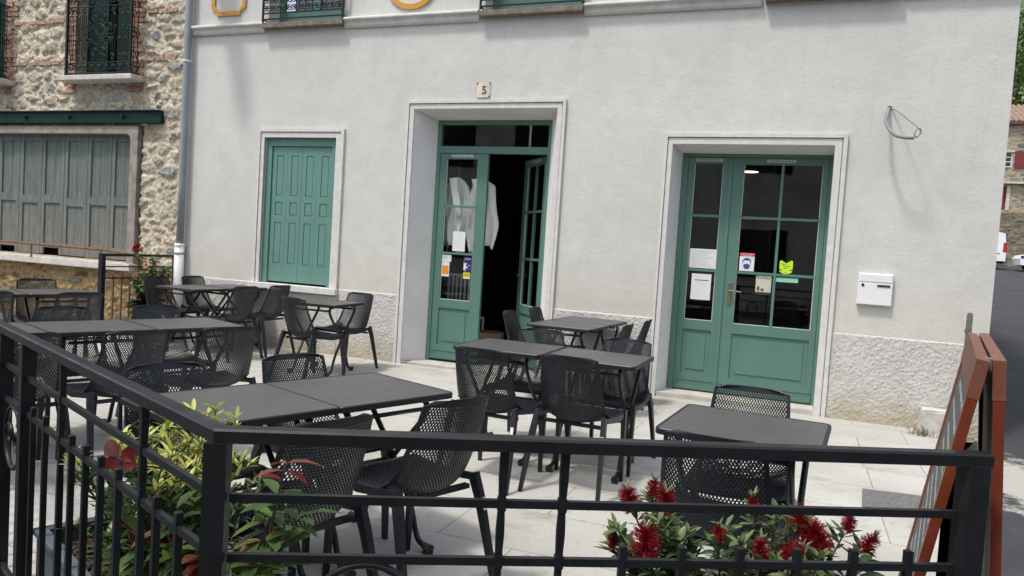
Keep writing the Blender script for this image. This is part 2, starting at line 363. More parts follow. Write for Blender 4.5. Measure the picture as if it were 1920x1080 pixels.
# ------------------------------------------------------------------ camera, sky, sun
cam = bpy.data.cameras.new('camera'); co = bpy.data.objects.new('camera', cam); col.objects.link(co); scene.camera = co
f_px, yaw, pitch, roll = 1421.27, .363494, -.0506257, .0628425
cam.sensor_width = 36; cam.lens = f_px/1920*36; cam.clip_start = .05; cam.clip_end = 600
fw = Vector((-math.sin(yaw)*math.cos(pitch), math.cos(yaw)*math.cos(pitch), math.sin(pitch)))
rt = Vector((math.cos(yaw), math.sin(yaw), 0)); up = rt.cross(fw)
r2 = rt*math.cos(roll)+up*math.sin(roll); u2 = up*math.cos(roll)-rt*math.sin(roll)
Mc = Matrix(((r2.x, u2.x, -fw.x, 0), (r2.y, u2.y, -fw.y, -7.775), (r2.z, u2.z, -fw.z, 1.404), (0, 0, 0, 1)))
co.matrix_world = Mc
L = Vector((.25, .4, -1)).normalized()
sd = bpy.data.lights.new('sun', 'SUN'); sd.energy = 1.75; sd.angle = R(6.5); sd.color = (1., .955, .89)
so = bpy.data.objects.new('sun', sd); col.objects.link(so); so.rotation_euler = L.to_track_quat('-Z', 'Y').to_euler(); so.location = (-3, -6, 12)
w = bpy.data.worlds.new('World'); scene.world = w; w.use_nodes = True; t = w.node_tree
sky = t.nodes.new('ShaderNodeTexSky'); sky.sky_type = 'NISHITA'; sky.sun_disc = False
sky.sun_elevation = math.asin(-L.z); sky.sun_rotation = math.atan2(-L.x, -L.y); sky.dust_density = 3.
hs = t.nodes.new('ShaderNodeHueSaturation'); hs.inputs['Saturation'].default_value = .55
bg = t.nodes['Background']; bg.inputs[1].default_value = .15
lnk(t, sky.outputs[0], hs.inputs['Color']); lnk(t, hs.outputs[0], bg.inputs[0])
scene.view_settings.view_transform = 'Standard'; scene.view_settings.look = 'None'; scene.view_settings.exposure = .72; scene.view_settings.gamma = 1.
try: scene.cycles.use_denoising = True
except Exception: pass

# ------------------------------------------------------------------ ground
def zroad(x, y):
    if x < 1.5 and y < 9.5: return -.3 if y >= 0 and x < 1.42 else -.045
    return -.045 if y < 0 else -.045 + .0545*y*min(1, y/4+.2)
mb = MB(); xs = [-60, -25, -12, -6, -2, 0, 1, 1.41, 1.55, 2, 4, 8, 14, 22, 40, 90]; ys = [-40, -20, -12, -9, -7, -5, -3, -2.01, -1.6, 0, 1, 3, 6, 9.4, 9.6, 11, 16, 24, 32, 40, 50]
mb.add([(x, y, zroad(x, y)) for y in ys for x in xs], [(j*len(xs)+i, j*len(xs)+i+1, (j+1)*len(xs)+i+1, (j+1)*len(xs)+i) for j in range(len(ys)-1) for i in range(len(xs)-1)])
structure(mb.build('road', M['asphalt']))
mb = MB(); poly = [(.52, -5.80), (-1.09, -6.64), (-7.4, -3.86), (-13, -3.2), (-13, .3), (1.42, .3), (1.42, -.02), (1.12, -1.6)]
mb.prism(poly, (0, 0, 0), (1, 0, 0), (0, 1, 0), (0, 0, -.25)); structure(mb.build('terrace_paving', M['paving']))
mb = MB(); mb.add([(.47, -2.41, .004), (.44, -2.82, .004), (.86, -2.78, .004), (.85, -2.36, .004)], [(0, 1, 2, 3)])
structure(mb.build('pavement_patch', M['grate']))
mb = MB(); mb.add([(9.6, 33.0, zroad(0, 33)+.02), (13.5, 32.0, zroad(0, 32)+.02), (13.5, 32.25, zroad(0, 32.25)+.02), (9.6, 33.25, zroad(0, 33.25)+.02)], [(0, 1, 2, 3)])
structure(mb.build('road_marking', M['line']))

# ------------------------------------------------------------------ rubble stone walls
def rubble(mb, x0, x1, z0, z1, y, holes, hmin, hmax, wmin, wmax, pal, proud=.05, fill=.84, rnd=random):
    """irregular stones laid in rough courses over a rectangle of wall, skipping the openings"""
    z = z0
    while z < z1:
        h = rnd.uniform(hmin, hmax); x = x0 - rnd.uniform(0, wmax)
        while x < x1:
            ww = rnd.uniform(wmin, wmax)*(.6+.8*h/hmax*.5)
            cx, cz = x+ww/2+rnd.gauss(0, .012), z+h/2+rnd.gauss(0, .022); x += ww
            if cx-ww*.42 < x0 or cx+ww*.42 > x1 or cz+h*.45 > z1: continue
            if any(hx0-ww*.38 < cx < hx1+ww*.38 and hz0-h*.4 < cz < hz1+h*.4 for hx0, hz0, hx1, hz1 in holes): continue
            if rnd.random() < .07: continue
            n = 12; f = fill*rnd.uniform(.8, 1.06); pr = proud*rnd.uniform(.45, 1.2); rot = rnd.gauss(0, .09)
            sq = rnd.uniform(.5, .85); ph = rnd.random()*6
            rings = []
            for k, (sc, dy) in enumerate(((1., .012), (.97, -.35), (.86, -.78), (.5, -1.0))):
                ring = []
                for i in range(n):
                    a = 2*math.pi*i/n; ca, sa = math.cos(a), math.sin(a)
                    rad = 1/((abs(ca)**(2/sq)+abs(sa)**(2/sq))**(sq/2))
                    jit = 1+.13*noise.noise(Vector((ca*1.7+ph*9, sa*1.7, ph+cx*3)))+.05*noise.noise(Vector((ca*4+ph, sa*4, cz*5)))
                    px, pz = ca*rad*jit*ww/2*f*sc, sa*rad*jit*h/2*f*sc
                    yy = dy*pr if k else .02
                    yy += .01*noise.noise(Vector((cx*9+px*14, cz*9+pz*14, k)))*(k > 0)
                    ring.append((cx+px*math.cos(rot)-pz*math.sin(rot), y+yy, cz+px*math.sin(rot)+pz*math.cos(rot)))
                rings.append(ring)
            c = rnd.choice(pal); kk = rnd.uniform(.75, 1.2); mb.cur = (c[0]*kk, c[1]*kk, c[2]*kk)
            vs = sum(rings, []); fs = [(k*n+i, (k+1)*n+i, (k+1)*n+(i+1) % n, k*n+(i+1) % n) for k in range(3) for i in range(n)]
            fs.append(tuple(3*n+i for i in range(n))[::-1])
            mb.add(vs, fs)
        z += h
GREY = [(.36, .335, .275), (.42, .38, .30), (.33, .325, .30), (.44, .395, .31), (.47, .42, .32), (.26, .26, .25), (.40, .345, .255), (.35, .32, .265), (.45, .40, .305), (.46, .41, .33), (.38, .33, .24), (.43, .38, .29)]
OCH = [(.3, .19, .08), (.2, .11, .05), (.16, .15, .13), (.34, .24, .12), (.14, .07, .035)]
def sheet(mb, x0, x1, z0, z1, y, holes, depth=.0, jag=0.):
    """wall sheet with rectangular openings and their reveals"""
    X = sorted({x0, x1, *[h[0] for h in holes], *[h[2] for h in holes]}); Z = sorted({z0, z1, *[h[1] for h in holes], *[h[3] for h in holes]})
    X = [a for a in X if x0 <= a <= x1]; Z = [a for a in Z if z0 <= a <= z1]
    for i in range(len(X)-1):
        for j in range(len(Z)-1):
            cx, cz = (X[i]+X[i+1])/2, (Z[j]+Z[j+1])/2
            if any(h[0] < cx < h[2] and h[1] < cz < h[3] for h in holes): continue
            mb.quad((X[i], y, Z[j]), (X[i+1], y, Z[j]), (X[i+1], y, Z[j+1]), (X[i], y, Z[j+1]))
    if depth:
        for a, b, c, d in holes:
            mb.quad((a, y, b), (a, y, d), (a, y+depth, d), (a, y+depth, b)); mb.quad((c, y, b), (c, y+depth, b), (c, y+depth, d), (c, y, d))
            mb.quad((a, y, d), (c, y, d), (c, y+depth, d), (a, y+depth, d)); mb.quad((a, y, b), (a, y+depth, b), (c, y+depth, b), (c, y, b))

def relief(x0, x1, z0, z1, y, step, sw, sh_, pal, mort, holes=(), mcut=.17, depth=.027, seed=5, asp=1.5, rag=.025):
    """rough rubble masonry as one displaced sheet: stones from a jittered course pattern, mortar smeared between"""
    rn = np.random.default_rng(seed); sx, sz, cid = [], [], 0
    z = z0-sh_
    while z < z1+sh_:
        h = sh_*rn.uniform(.65, 1.35); x = x0-sw*rn.random()
        while x < x1+sw:
            w_ = sw*rn.choice([.35, .6, .85, 1.2, 1.9])*rn.uniform(.8, 1.2); sx.append(x+w_/2+rn.normal(0, sw*.08)); sz.append(z+h/2+rn.normal(0, sh_*.3)); x += w_
        z += h
    sx, sz = np.array(sx), np.array(sz); ns = len(sx); cr = rn.random(ns); ccol = np.array([pal[i] for i in rn.integers(0, len(pal), ns)])*rn.uniform(.78, 1.18, (ns, 1))
    nx, nz = int((x1-x0)/step)+1, int((z1-z0)/step)+1
    gx, gz = np.meshgrid(np.linspace(x0, x1, nx), np.linspace(z0, z1, nz)); gx, gz = gx.ravel(), gz.ravel()
    N = [noise.noise(Vector((a*6, b*6, seed))) for a, b in zip(gx, gz)]; N2 = [noise.noise(Vector((a*6, b*6, seed+9.3))) for a, b in zip(gx, gz)]
    F = np.array([noise.fractal(Vector((a*19, b*19, seed+3.)), .8, 2., 4) for a, b in zip(gx, gz)])
    wx = gx+np.array(N)*sw*.3+F*sw*.06; wz = gz+np.array(N2)*sh_*.36+F*sh_*.08
    f1 = np.full(gx.shape, 9.); f2 = f1.copy(); idx = np.zeros(gx.shape, int)
    for k in range(ns):
        d = np.hypot((wx-sx[k])/sw, (wz-sz[k])/sh_)
        m1 = d < f1; f2 = np.where(m1, f1, np.minimum(f2, d)); idx = np.where(m1, k, idx); f1 = np.where(m1, d, f1)
    e = f2-f1-(mcut*(.4+1.5*cr[idx]))+F*.10
    s_ = np.clip(e/.22, 0, 1); s_ = s_*s_*(3-2*s_)
    hgt = s_*depth*(.45+.8*cr[idx])*(1-.35*np.clip(f1, 0, 1)**2)+F*.010
    c = np.array(mort)[None]*(1+F[:, None]*.14)*(1-s_[:, None])+ccol[idx]*(1+F[:, None]*.35)*s_[:, None]
    c = np.clip(c*np.where((e > -.05) & (e < .05), .82, 1.)[:, None], .01, 1)
    vs = [(a, y-h, b) for a, b, h in zip(gx, gz, hgt)]; fs = []
    for j in range(nz-1):
        for i in range(nx-1):
            cx, cz = x0+(i+.5)*(x1-x0)/(nx-1), z0+(j+.5)*(z1-z0)/(nz-1); jg = rag*noise.noise(Vector((cx*13, cz*13, 2)))+rag*.5*noise.noise(Vector((0, cz*40, 2)))
            if any(h[0]-jg < cx < h[2]+jg and h[1] < cz < h[3] for h in holes): continue
            fs.append((j*nx+i, j*nx+i+1, (j+1)*nx+i+1, (j+1)*nx+i))
    return vs, fs, c
def build_relief(name, m, parent, *a, **k):
    vs, fs, c = relief(*a, **k); mb = MB(); mb.add(vs, fs); o = mb.build(name, m, parent, smooth=True)
    at = o.data.color_attributes.new('Col', 'FLOAT_COLOR', 'POINT'); at.data.foreach_set('color', np.concatenate([c, np.ones((len(c), 1))], 1).ravel()); return o
YS = .05
sh = thing('stone_house', (-9.5, YS, 0), 'old rubble stone house with boarded shopfront and small wrought iron balconies', 'house')
SX0, SX1 = -13.5, -7.62
shop = (-12.2, .90, -8.44, 2.76)
door1, door2 = (-9.72, 3.42, -8.72, 5.7), (-12.1, 3.42, -11.16, 5.7)
mb = MB(); sheet(mb, SX0, SX1, .86, 7., YS+.03, [(shop[0], shop[1], shop[2]+.03, shop[3]), door1, door2], .35); mb.build('wall', M['lmortar'], sh)
build_relief('rubble_face', M['stone'], sh, -11.9, SX1, .87, 5.6, YS+.015, .0165, .27, .15, GREY, (.55, .485, .37), [(shop[0], shop[1]-.1, shop[2]+.0, shop[3]+.0), door1, door2])
# brick jambs beside the balcony doors and thin brick courses
for dx0, dx1 in ((door1[0], door1[2]), (door2[0], door2[2])):
    for side in (0, 1):
        mb = MB(); z = 3.22
        while z < 6.4:
            wl = random.choice((.13, .24)); a = dx1+.004 if side else dx0-.004-wl
            k = random.uniform(.75, 1.15); mb.cur = (.40*k, .24*k, .17*k)
            mb.box((a, YS-.008-random.random()*.008, z), (a+wl, YS+.05, z+.054)); z += .066
        mb.build('brick_jamb', M['stone'], sh, colors=True)
for zc in (3.62, 4.20):
    mb = MB(); x = -11.0
    while x < -9.98:
        wl = random.uniform(.16, .26); k = random.uniform(.75, 1.1); mb.cur = (.42*k, .28*k, .2*k)
        mb.box((x, YS-.010-random.random()*.006, zc+random.gauss(0, .004)), (x+wl-.015, YS+.05, zc+.046)); x += wl
    mb.build('brick_course', M['stone'], sh, colors=True)
for zc in (3.62, 4.25):
    mb = MB(); x = -8.44
    while x < -7.95:
        wl = random.uniform(.14, .24); k = random.uniform(.75, 1.1); mb.cur = (.42*k, .28*k, .2*k)
        mb.box((x, YS-.012, zc+random.gauss(0, .004)), (x+wl-.015, YS+.05, zc+.046)); x += wl
    mb.build('brick_course', M['stone'], sh, colors=True)
mb = MB(); sheet(mb, SX0, SX1, -.5, .86, YS-.02, []); mb.build('footing_wall', M['omortar'], sh)
build_relief('footing_stone', M['stone'], sh, -12.2, SX1, -.02, .86, YS-.03, .017, .22, .085, OCH, (.27, .195, .095), mcut=.2, depth=.022, seed=8)
mb = MB(); mb.box((SX0, YS-.14, .785), (-8.45, YS+.3, .885), .012); mb.build('shop_sill', M['slabm'], sh)
mb = MB(); mb.box((SX0, YS-.05, 2.785), (-8.085, YS+.05, 2.955))
for zz in (2.785, 2.943): mb.box((SX0, YS-.085, zz), (-8.085, YS-.05, zz+.012))
bm_ = mb.build('lintel_beam', M['dgreen'], sh)
for x in (-8.75, -9.75, -10.62):
    mb = MB(); mb.prism([(.025*math.cos(a*math.pi/3), .025*math.sin(a*math.pi/3)) for a in range(6)], (x, YS-.05, 2.87), (1, 0, 0), (0, 0, 1), (0, -.04, 0)); mb.build('bolt', M['dgreen'], bm_)
# old timber frame with rounded inner corner, boarded shutter panels
mb = MB(); fx1, fz1 = -8.475, 2.745
ri = .09; inner = [(fx1-.13, .885), (fx1-.13, fz1-.1-ri)]+[(fx1-.13-ri+ri*math.cos(a), fz1-.1-ri+ri*math.sin(a)) for a in [i*math.pi/12 for i in range(1, 7)]]+[(SX0, fz1-.1)]
outer = [(fx1, .885), (fx1, fz1-.1-ri)]+[(fx1, fz1-.1+.0), (fx1, fz1-.06), (fx1, fz1-.03), (fx1, fz1), (fx1-.05, fz1), (fx1-.1, fz1)]+[(SX0, fz1)]
for (a, b), (c, d) in zip(zip(inner, inner[1:]), zip(outer, outer[1:])):
    q = [a, c, d, b]; mb.prism(q, (0, YS-.05, 0), (1, 0, 0), (0, 0, 1), (0, .2, 0))
mb.build('shop_frame', M['framewood'], sh)
mb = MB(); px = fx1-.13; pw = .452; yb = YS+.06
for i in range(8):
    a, b = px-pw*(i+1), px-pw*i; z0, z1, zm = .9+random.uniform(0, .02), 2.65, 1.72+random.gauss(0, .02)
    zb0 = z0+(.09 if i in (3, 5) else 0)
    mb.box((a+.004, yb+.02, zb0), (b-.004, yb+.035, z1))                 # back boards
    for s0, s1 in ((a+.004, a+.068), (b-.068, b-.004)): mb.box((s0, yb, z0), (s1, yb+.0199, z1))
    for r0, r1 in ((zm-.06, zm+.055), (2.55, 2.65), (z0+.0+(.1 if i in (3, 5) else 0), z0+.16)): mb.box((a+.0685, yb+.002, r0), (b-.0685, yb+.0195, r1))
    xm = (a+b)/2+random.gauss(0, .02); mb.box((xm-.003, yb+.017, z0+.16), (xm+.003, yb+.0198, 2.54))
mb.build('shop_shutter', M['weather'], sh)
mb = MB(); mb.box((SX0, YS+.20, .86), (-8.44, YS+.22, 2.8)); mb.box((-8.445, YS+.1, .9), (-8.435, YS+.3, 2.76)); mb.build('dark_backing', M['dark'], sh)
mb = MB(); pts = [(-13.4, -.1, 1.075), (-10.95, -.1, 1.06), (-9.3, -.11, 1.052), (-8.9, -.105, 1.05), (-8.5, -.1, 1.022), (-8.42, -.05, 1.01)]
mb.tube(pts, .016, 8); [mb.tube([(x, -.1, 1.06), (x, -.1, .87)], .012, 6) for x in (-10.3, -8.95)]
mb.build('rusty_handrail', M['rust'], sh)
def spiral(cx, cz, y, r0, turns, a0, sgn, n=18):
    return [(cx+sgn*(r0*(1-.8*i/n))*math.cos(a0+turns*2*math.pi*i/n), y, cz+(r0*(1-.8*i/n))*math.sin(a0+turns*2*math.pi*i/n)) for i in range(n+1)]
def balcony(x0, x1):
    zb, zt, yf = 3.44, 4.47, YS-.17
    mb = MB(); mb.box((x0-.1, YS-.24, 3.335), (x1+.1, YS+.02, 3.405), .01); mb.build('balcony_slab', M['slabm'], sh)
    mb = MB(); r = .0065
    for z in (zb, zb+.14, zt-.14, zt):
        rr = .011 if z in (zb, zt) else .007
        mb.bar((x0, yf, z), (x1, yf, z), .016, rr*1.7); mb.bar((x1, yf, z), (x1, YS, z), .016, rr*1.7); mb.bar((x0, yf, z), (x0, YS, z), .016, rr*1.7)
    for x in (x0, x1): mb.bar((x, yf, 3.405), (x, yf, zt), .03, .03)
    nn = 9; st = (x1-x0)/nn
    for i in range(nn):                                                   # friezes of paired scrolls
        for zc, s in ((zb+.07, 1), (zt-.07, -1)):
            cx = x0+st*(i+.5)
            mb.tube(spiral(cx-.024, zc, yf, .05, 1.5, 0, 1), r, 5); mb.tube(spiral(cx+.024, zc, yf, .05, 1.5, 0, -1), r, 5)
    cx, cz = (x0+x1)/2, (zb+zt)/2
    mb.tube([(cx+.14*math.cos(a/12*math.pi), yf, cz+.14*math.sin(a/12*math.pi)) for a in range(25)], .008, 6)
    for k in range(8):
        a = k*math.pi/4; mb.tube([(cx+.0*math.cos(a), yf, cz), (cx+.27*math.cos(a), yf, cz+.27*math.sin(a))], r, 5)
        mb.tube(spiral(cx+.2*math.cos(a+.4), cz+.24*math.sin(a+.4), yf, .06, 1.4, a, 1), r, 5)
        mb.tube(spiral(cx+.2*math.cos(a-.4), cz+.24*math.sin(a-.4), yf, .06, 1.4, a, -1), r, 5)
    for fx in (.07, .17, .27, .73, .83, .93):                             # elongated loops either side
        xx = x0+(x1-x0)*fx; hw = .034
        lp = [(xx+hw*math.cos(a), yf, cz+(.24 if math.sin(a) > 0 else -.24)+hw*math.sin(a)) for a in [i*math.pi/8 for i in range(17)]]; lp.append(lp[0])
        mb.tube(lp, r, 5); mb.bar((xx, yf, zb+.14), (xx, yf, zt-.14), .007, .007)
        for s in (-1, 1): mb.tube(spiral(xx+s*.02, cz+s*.08, yf, .035, 1.3, 0, s), r, 5); mb.tube(spiral(xx, cz+s*.31, yf, .04, 1.2, 1, s), r, 5)
    for i in range(6):
        for s in (-1, 1): mb.tube(spiral(x0+(x1-x0)*(.12+.152*i), cz+s*.31, yf, .05, 1.3, .6, s), r, 5)
    for y in (YS-.12, YS-.06):
        mb.bar((x1, y, zb), (x1, y, zt), .008, .008)
        for zc in (zb+.07, zb+.25, cz, zt-.25, zt-.07):
            mb.tube([(x1, y+.03*math.cos(a), zc+.045*math.sin(a)) for a in [i*.5 for i in range(11)]], r, 5)
    mb.build('balcony_railing', M['iron'], sh)
balcony(-9.70, -8.53); balcony(-12.2, -11.06)
for k, (a, b, c, d) in enumerate((door1, door2)):
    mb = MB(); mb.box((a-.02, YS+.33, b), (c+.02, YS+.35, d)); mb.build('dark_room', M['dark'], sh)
    mb = MB(); mb.box((a+.003, YS+.16, b), (a+.40, YS+.2, d-.003)); mb.box((c-.42, YS+.16, b), (c-.003, YS+.2, d-.003)); mb.build('balcony_door', M['dgreen'], sh)
    mb = MB(); mb.box((c-.2, YS+.157, b+.35), (c-.06, YS+.163, b+.05)); mb.build('door_panel', M['zinc'], sh)
mb = MB(); mb.box((SX0-.1, YS-.25, 7.), (SX1, YS+6, 7.15)); mb.build('roof', M['tile'], sh)

# ------------------------------------------------------------------ café house
ch = thing('cafe_house', (-3., 0, 0), 'pale rendered café house with green joinery and white stone door surrounds', 'house')
WX0, WX1 = -7.62, 1.587
o_sh = (-6.366, .80, -5.315, 2.606); o_cd = (-4.284, .03, -2.559, 2.94); o_rd = (-1.316, .05, .198, 2.57)
ups = [(-6.40, 3.99, -5.29, 5.9), (-3.48, 3.99, -2.36, 5.9), (-.5, 3.99, .62, 5.9)]
mb = MB(); sheet(mb, WX0, WX1, .02, 6.9, 0, [o_sh, o_cd, o_rd]+ups)
for a, b, c, d in ups:
    mb.quad((a, 0, b), (a, 0, d), (a, .25, d), (a, .25, b)); mb.quad((c, 0, b), (c, .25, b), (c, .25, d), (c, 0, d)); mb.quad((a, 0, d), (c, 0, d), (c, .25, d), (a, .25, d)); mb.quad((a, 0, b), (a, .25, b), (c, .25, b), (c, 0, b))
a, b, c, d = o_sh; mb.quad((a, 0, b), (a, 0, d), (a, .09, d), (a, .09, b)); mb.quad((c, 0, b), (c, .09, b), (c, .09, d), (c, 0, d)); mb.quad((a, 0, d), (c, 0, d), (c, .09, d), (a, .09, d))
mb.quad((WX1, 0, -.5), (WX1, 9, -.5), (WX1, 9, 6.9), (WX1, 0, 6.9)); mb.quad((WX0, 0, -.5), (WX0, 0, 6.9), (WX0, .3, 6.9), (WX0, .3, -.5))
mb.quad((WX0, .0, 6.9), (WX1, .0, 6.9), (WX1, 9, 6.9), (WX0, 9, 6.9)); mb.quad((WX0, 9, -.5), (WX1, 9, -.5), (WX1, 9, 6.9), (WX0, 9, 6.9))
mb.build('wall', M['plaster'], ch)
mb = MB()                                                                  # splayed smooth reveals of the two doorways
for (a, b, c, d), (a2, c2, d2), y1 in ((o_cd, (-4.118, -2.72, 2.862), .36), (o_rd, (-1.252, .206, 2.518), .36)):
    b = -.02
    mb.quad((a, 0, b), (a, 0, d), (a2, y1-.05, d2), (a2, y1-.05, b)); mb.quad((c, 0, b), (c2, y1-.05, b), (c2, y1-.05, d2), (c, 0, d)); mb.quad((a, 0, d), (c, 0, d), (c2, y1-.05, d2), (a2, y1-.05, d2))
mb.build('reveal', M['smooth'], ch)
def surround(o, band, foot, left=None, right=None):
    a, b, c, d = o; l = left or band; r = right or band
    mb = MB(); ys = -.02
    def ring(a, b, c, d, l, r, tt, y0):
        mb.box((a-l, y0, b), (a, .01, d)); mb.box((c, y0, b), (c+r, .01, d)); mb.box((a-l, y0, d), (c+r, .01, d+tt))
    ring(a, foot, c, d, l*.62, r*.62, band*.62, ys)
    ring(a-l*.62-.008, foot, c+r*.62+.008, d+band*.62+.008, l*.38, r*.38, band*.38, ys-.012)
    return mb
s_ = surround(o_cd, .085, -.02); s_.build('door_surround', M['surround'], ch)
s_ = surround(o_rd, .098, -.02, .07); s_.build('door_surround', M['surround'], ch)
s_ = surround(o_sh, .098, .80, .075, .105); s_.build('window_surround', M['surround'], ch)
mb = MB(); mb.box((-6.48, -.075, .722), (-5.19, .09, .798), .006); mb.build('window_sill', M['surround'], ch)
# rough-cast plinth: real lumps
def plinth(x0, x1, z1, zhole=None):
    st = .009; nx, nz = max(2, int((x1-x0)/st)), max(2, int(z1/st)); vs = []
    for j in range(nz+1):
        for i in range(nx+1):
            x, z = x0+(x1-x0)*i/nx, -.06+(z1+.06)*j/nz
            p = Vector((x*62, z*66, 1.7)); n = noise.noise(p)*.8+noise.noise(p*1.9+Vector((3, 7, 1)))*.6+.25*noise.noise(p*.3)
            h = .012+max(-.4, n)*.0085 if 0 < i < nx and j < nz else .002
            vs.append((x+.003*noise.noise(p*1.9), -h, z))
    return vs, [(j*(nx+1)+i, j*(nx+1)+i+1, (j+1)*(nx+1)+i+1, (j+1)*(nx+1)+i) for j in range(nz) for i in range(nx)]
for x0, x1, z1 in ((WX0, -6.49, .80), (-6.49, -5.18, .718), (-5.18, -4.372, .80), (-2.472, -1.39, .80), (.30, WX1, .815)): mb = MB(); mb.add(*plinth(x0, x1, z1)); mb.build('plinth', M['plinth'], ch, smooth=True)
# cornice, moulded, broken by the windows
prof = [(0, 0), (0, .115), (-.075, .115), (-.085, .10), (-.085, .085), (-.05, .06), (-.045, .02), (-.03, 0)]
for x0, x1 in ((WX0, -6.43), (-5.27, -3.53), (-2.33, -.56), (.68, WX1)):
    mb = MB(); mb.prism([(y, z) for y, z in prof], (x0, .002, 3.895), (0, 1, 0), (0, 0, 1), (x1-x0, 0, 0)); mb.build('cornice', M['cornice'], ch)
for a, b, c, d in ups:
    mb = MB(); mb.box((a-.028, -.1, 3.925), (c+.028, .25, 3.985), .006); mb.build('upper_sill', M['sillwood'], ch)
    mb = MB(); mb.box((a, .2, b), (a+.07, .25, d-.003)); mb.box((c-.07, .2, b), (c, .25, d-.003)); mb.box((a+.07, .2, b), (c-.07, .25, b+.22)); mb.box(((a+c)/2-.05, .2, b+.22), ((a+c)/2+.05, .25, d-.003))
    mb.build('upper_window_frame', M['green'], ch)
    mb = MB(); mb.box((a+.07, .225, b+.22), (c-.07, .23, d)); mb.build('upper_pane', M['glass'], ch)
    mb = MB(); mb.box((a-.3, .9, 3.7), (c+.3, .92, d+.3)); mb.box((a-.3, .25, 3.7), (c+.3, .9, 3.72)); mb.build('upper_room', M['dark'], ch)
    mb = MB(); yf = -.085; zt = 4.95; x0, x1 = a-.02, c+.02                # window guard of scrolled ironwork
    for z in (4.03, 4.10, 4.3, zt): mb.bar((x0, yf, z), (x1, yf, z), .014, .016)
    for x in (x0, x1):
        mb.bar((x, yf, 4.0), (x, yf, zt), .02, .02)
        for z in (4.03, zt): mb.bar((x, yf, z), (x, .01, z), .014, .014)
    n = 11; st = (x1-x0)/n
    for i in range(n):
        cx = x0+st*(i+.5); mb.bar((cx, yf, 4.3), (cx, yf, zt), .009, .009)
        for s in (-1, 1): mb.tube(spiral(cx+s*.022, 4.155, yf, .042, 1.5, 0, -s), .006, 5); mb.tube(spiral(cx+s*.022, 4.25, yf, .042, 1.5, 0, -s), .006, 5)
    mb.build('window_guard', M['iron'], ch)
# ochre mouldings on the upper wall
mb = MB(); ox0, ox1, oz0, oz1, k, bw = -7.29, -6.75, 4.13, 5.6, .085, .052
def octo(x0, x1, z0, z1, k): return [(x0+k, z0), (x1-k, z0), (x1-k, z0+k*.6), (x1, z0+k), (x1, z1-k), (x1-k, z1), (x0+k, z1), (x0, z1-k), (x0, z0+k), (x0+k, z0+k*.6)]
oo = [(ox0+.09, oz0), (ox1-.09, oz0), (ox1-.07, oz0+.055), (ox1, oz0+.10), (ox1, oz1), (ox0, oz1), (ox0, oz0+.10), (ox0+.07, oz0+.055)]
ii = [(ox0+.10, oz0+bw), (ox1-.10, oz0+bw), (ox1-.09, oz0+.085), (ox1-bw, oz0+.125), (ox1-bw, oz1-bw), (ox0+bw, oz1-bw), (ox0+bw, oz0+.125), (ox0+.09, oz0+.085)]
n = len(oo)
for i in range(n): mb.prism([oo[i], oo[(i+1) % n], ii[(i+1) % n], ii[i]], (0, -.022, 0), (1, 0, 0), (0, 0, 1), (0, .03, 0))
mb.build('panel_moulding', M['ochre'], ch)
mb = MB(); cx, cz, ro, rin = -4.40, 4.42, .35, .29
for i in range(40):
    a, b = 2*math.pi*i/40, 2*math.pi*(i+1)/40
    mb.prism([(cx+ro*math.cos(a), cz+ro*math.sin(a)), (cx+ro*math.cos(b), cz+ro*math.sin(b)), (cx+rin*math.cos(b), cz+rin*math.sin(b)), (cx+rin*math.cos(a), cz+rin*math.sin(a))], (0, -.022, 0), (1, 0, 0), (0, 0, 1), (0, .03, 0))
mb.build('round_moulding', M['ochre'], ch)
mb = MB(); mb.box((WX0-.1, -.22, 6.9), (WX1+.15, 9.2, 7.05)); mb.build('roof', M['tile'], ch)
# dim room behind the doors
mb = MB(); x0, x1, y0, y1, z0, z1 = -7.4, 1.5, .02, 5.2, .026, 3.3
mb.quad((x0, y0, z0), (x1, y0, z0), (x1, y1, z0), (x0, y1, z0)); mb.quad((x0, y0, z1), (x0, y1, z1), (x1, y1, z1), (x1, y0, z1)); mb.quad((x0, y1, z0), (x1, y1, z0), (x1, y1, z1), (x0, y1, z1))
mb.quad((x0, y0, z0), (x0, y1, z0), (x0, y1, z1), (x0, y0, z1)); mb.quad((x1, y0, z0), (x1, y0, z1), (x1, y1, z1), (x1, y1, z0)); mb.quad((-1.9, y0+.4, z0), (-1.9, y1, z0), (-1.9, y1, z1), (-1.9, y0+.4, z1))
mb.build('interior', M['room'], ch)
mb = MB(); mb.box((-4.2, -.01, -.1), (-2.6, .5, .028)); mb.build('doorstep', M['doorstep'], ch)
mb = MB(); mb.box((-1.30, -.01, -.1), (.2, .5, .045)); mb.build('doorstep', M['doorstep'], ch)
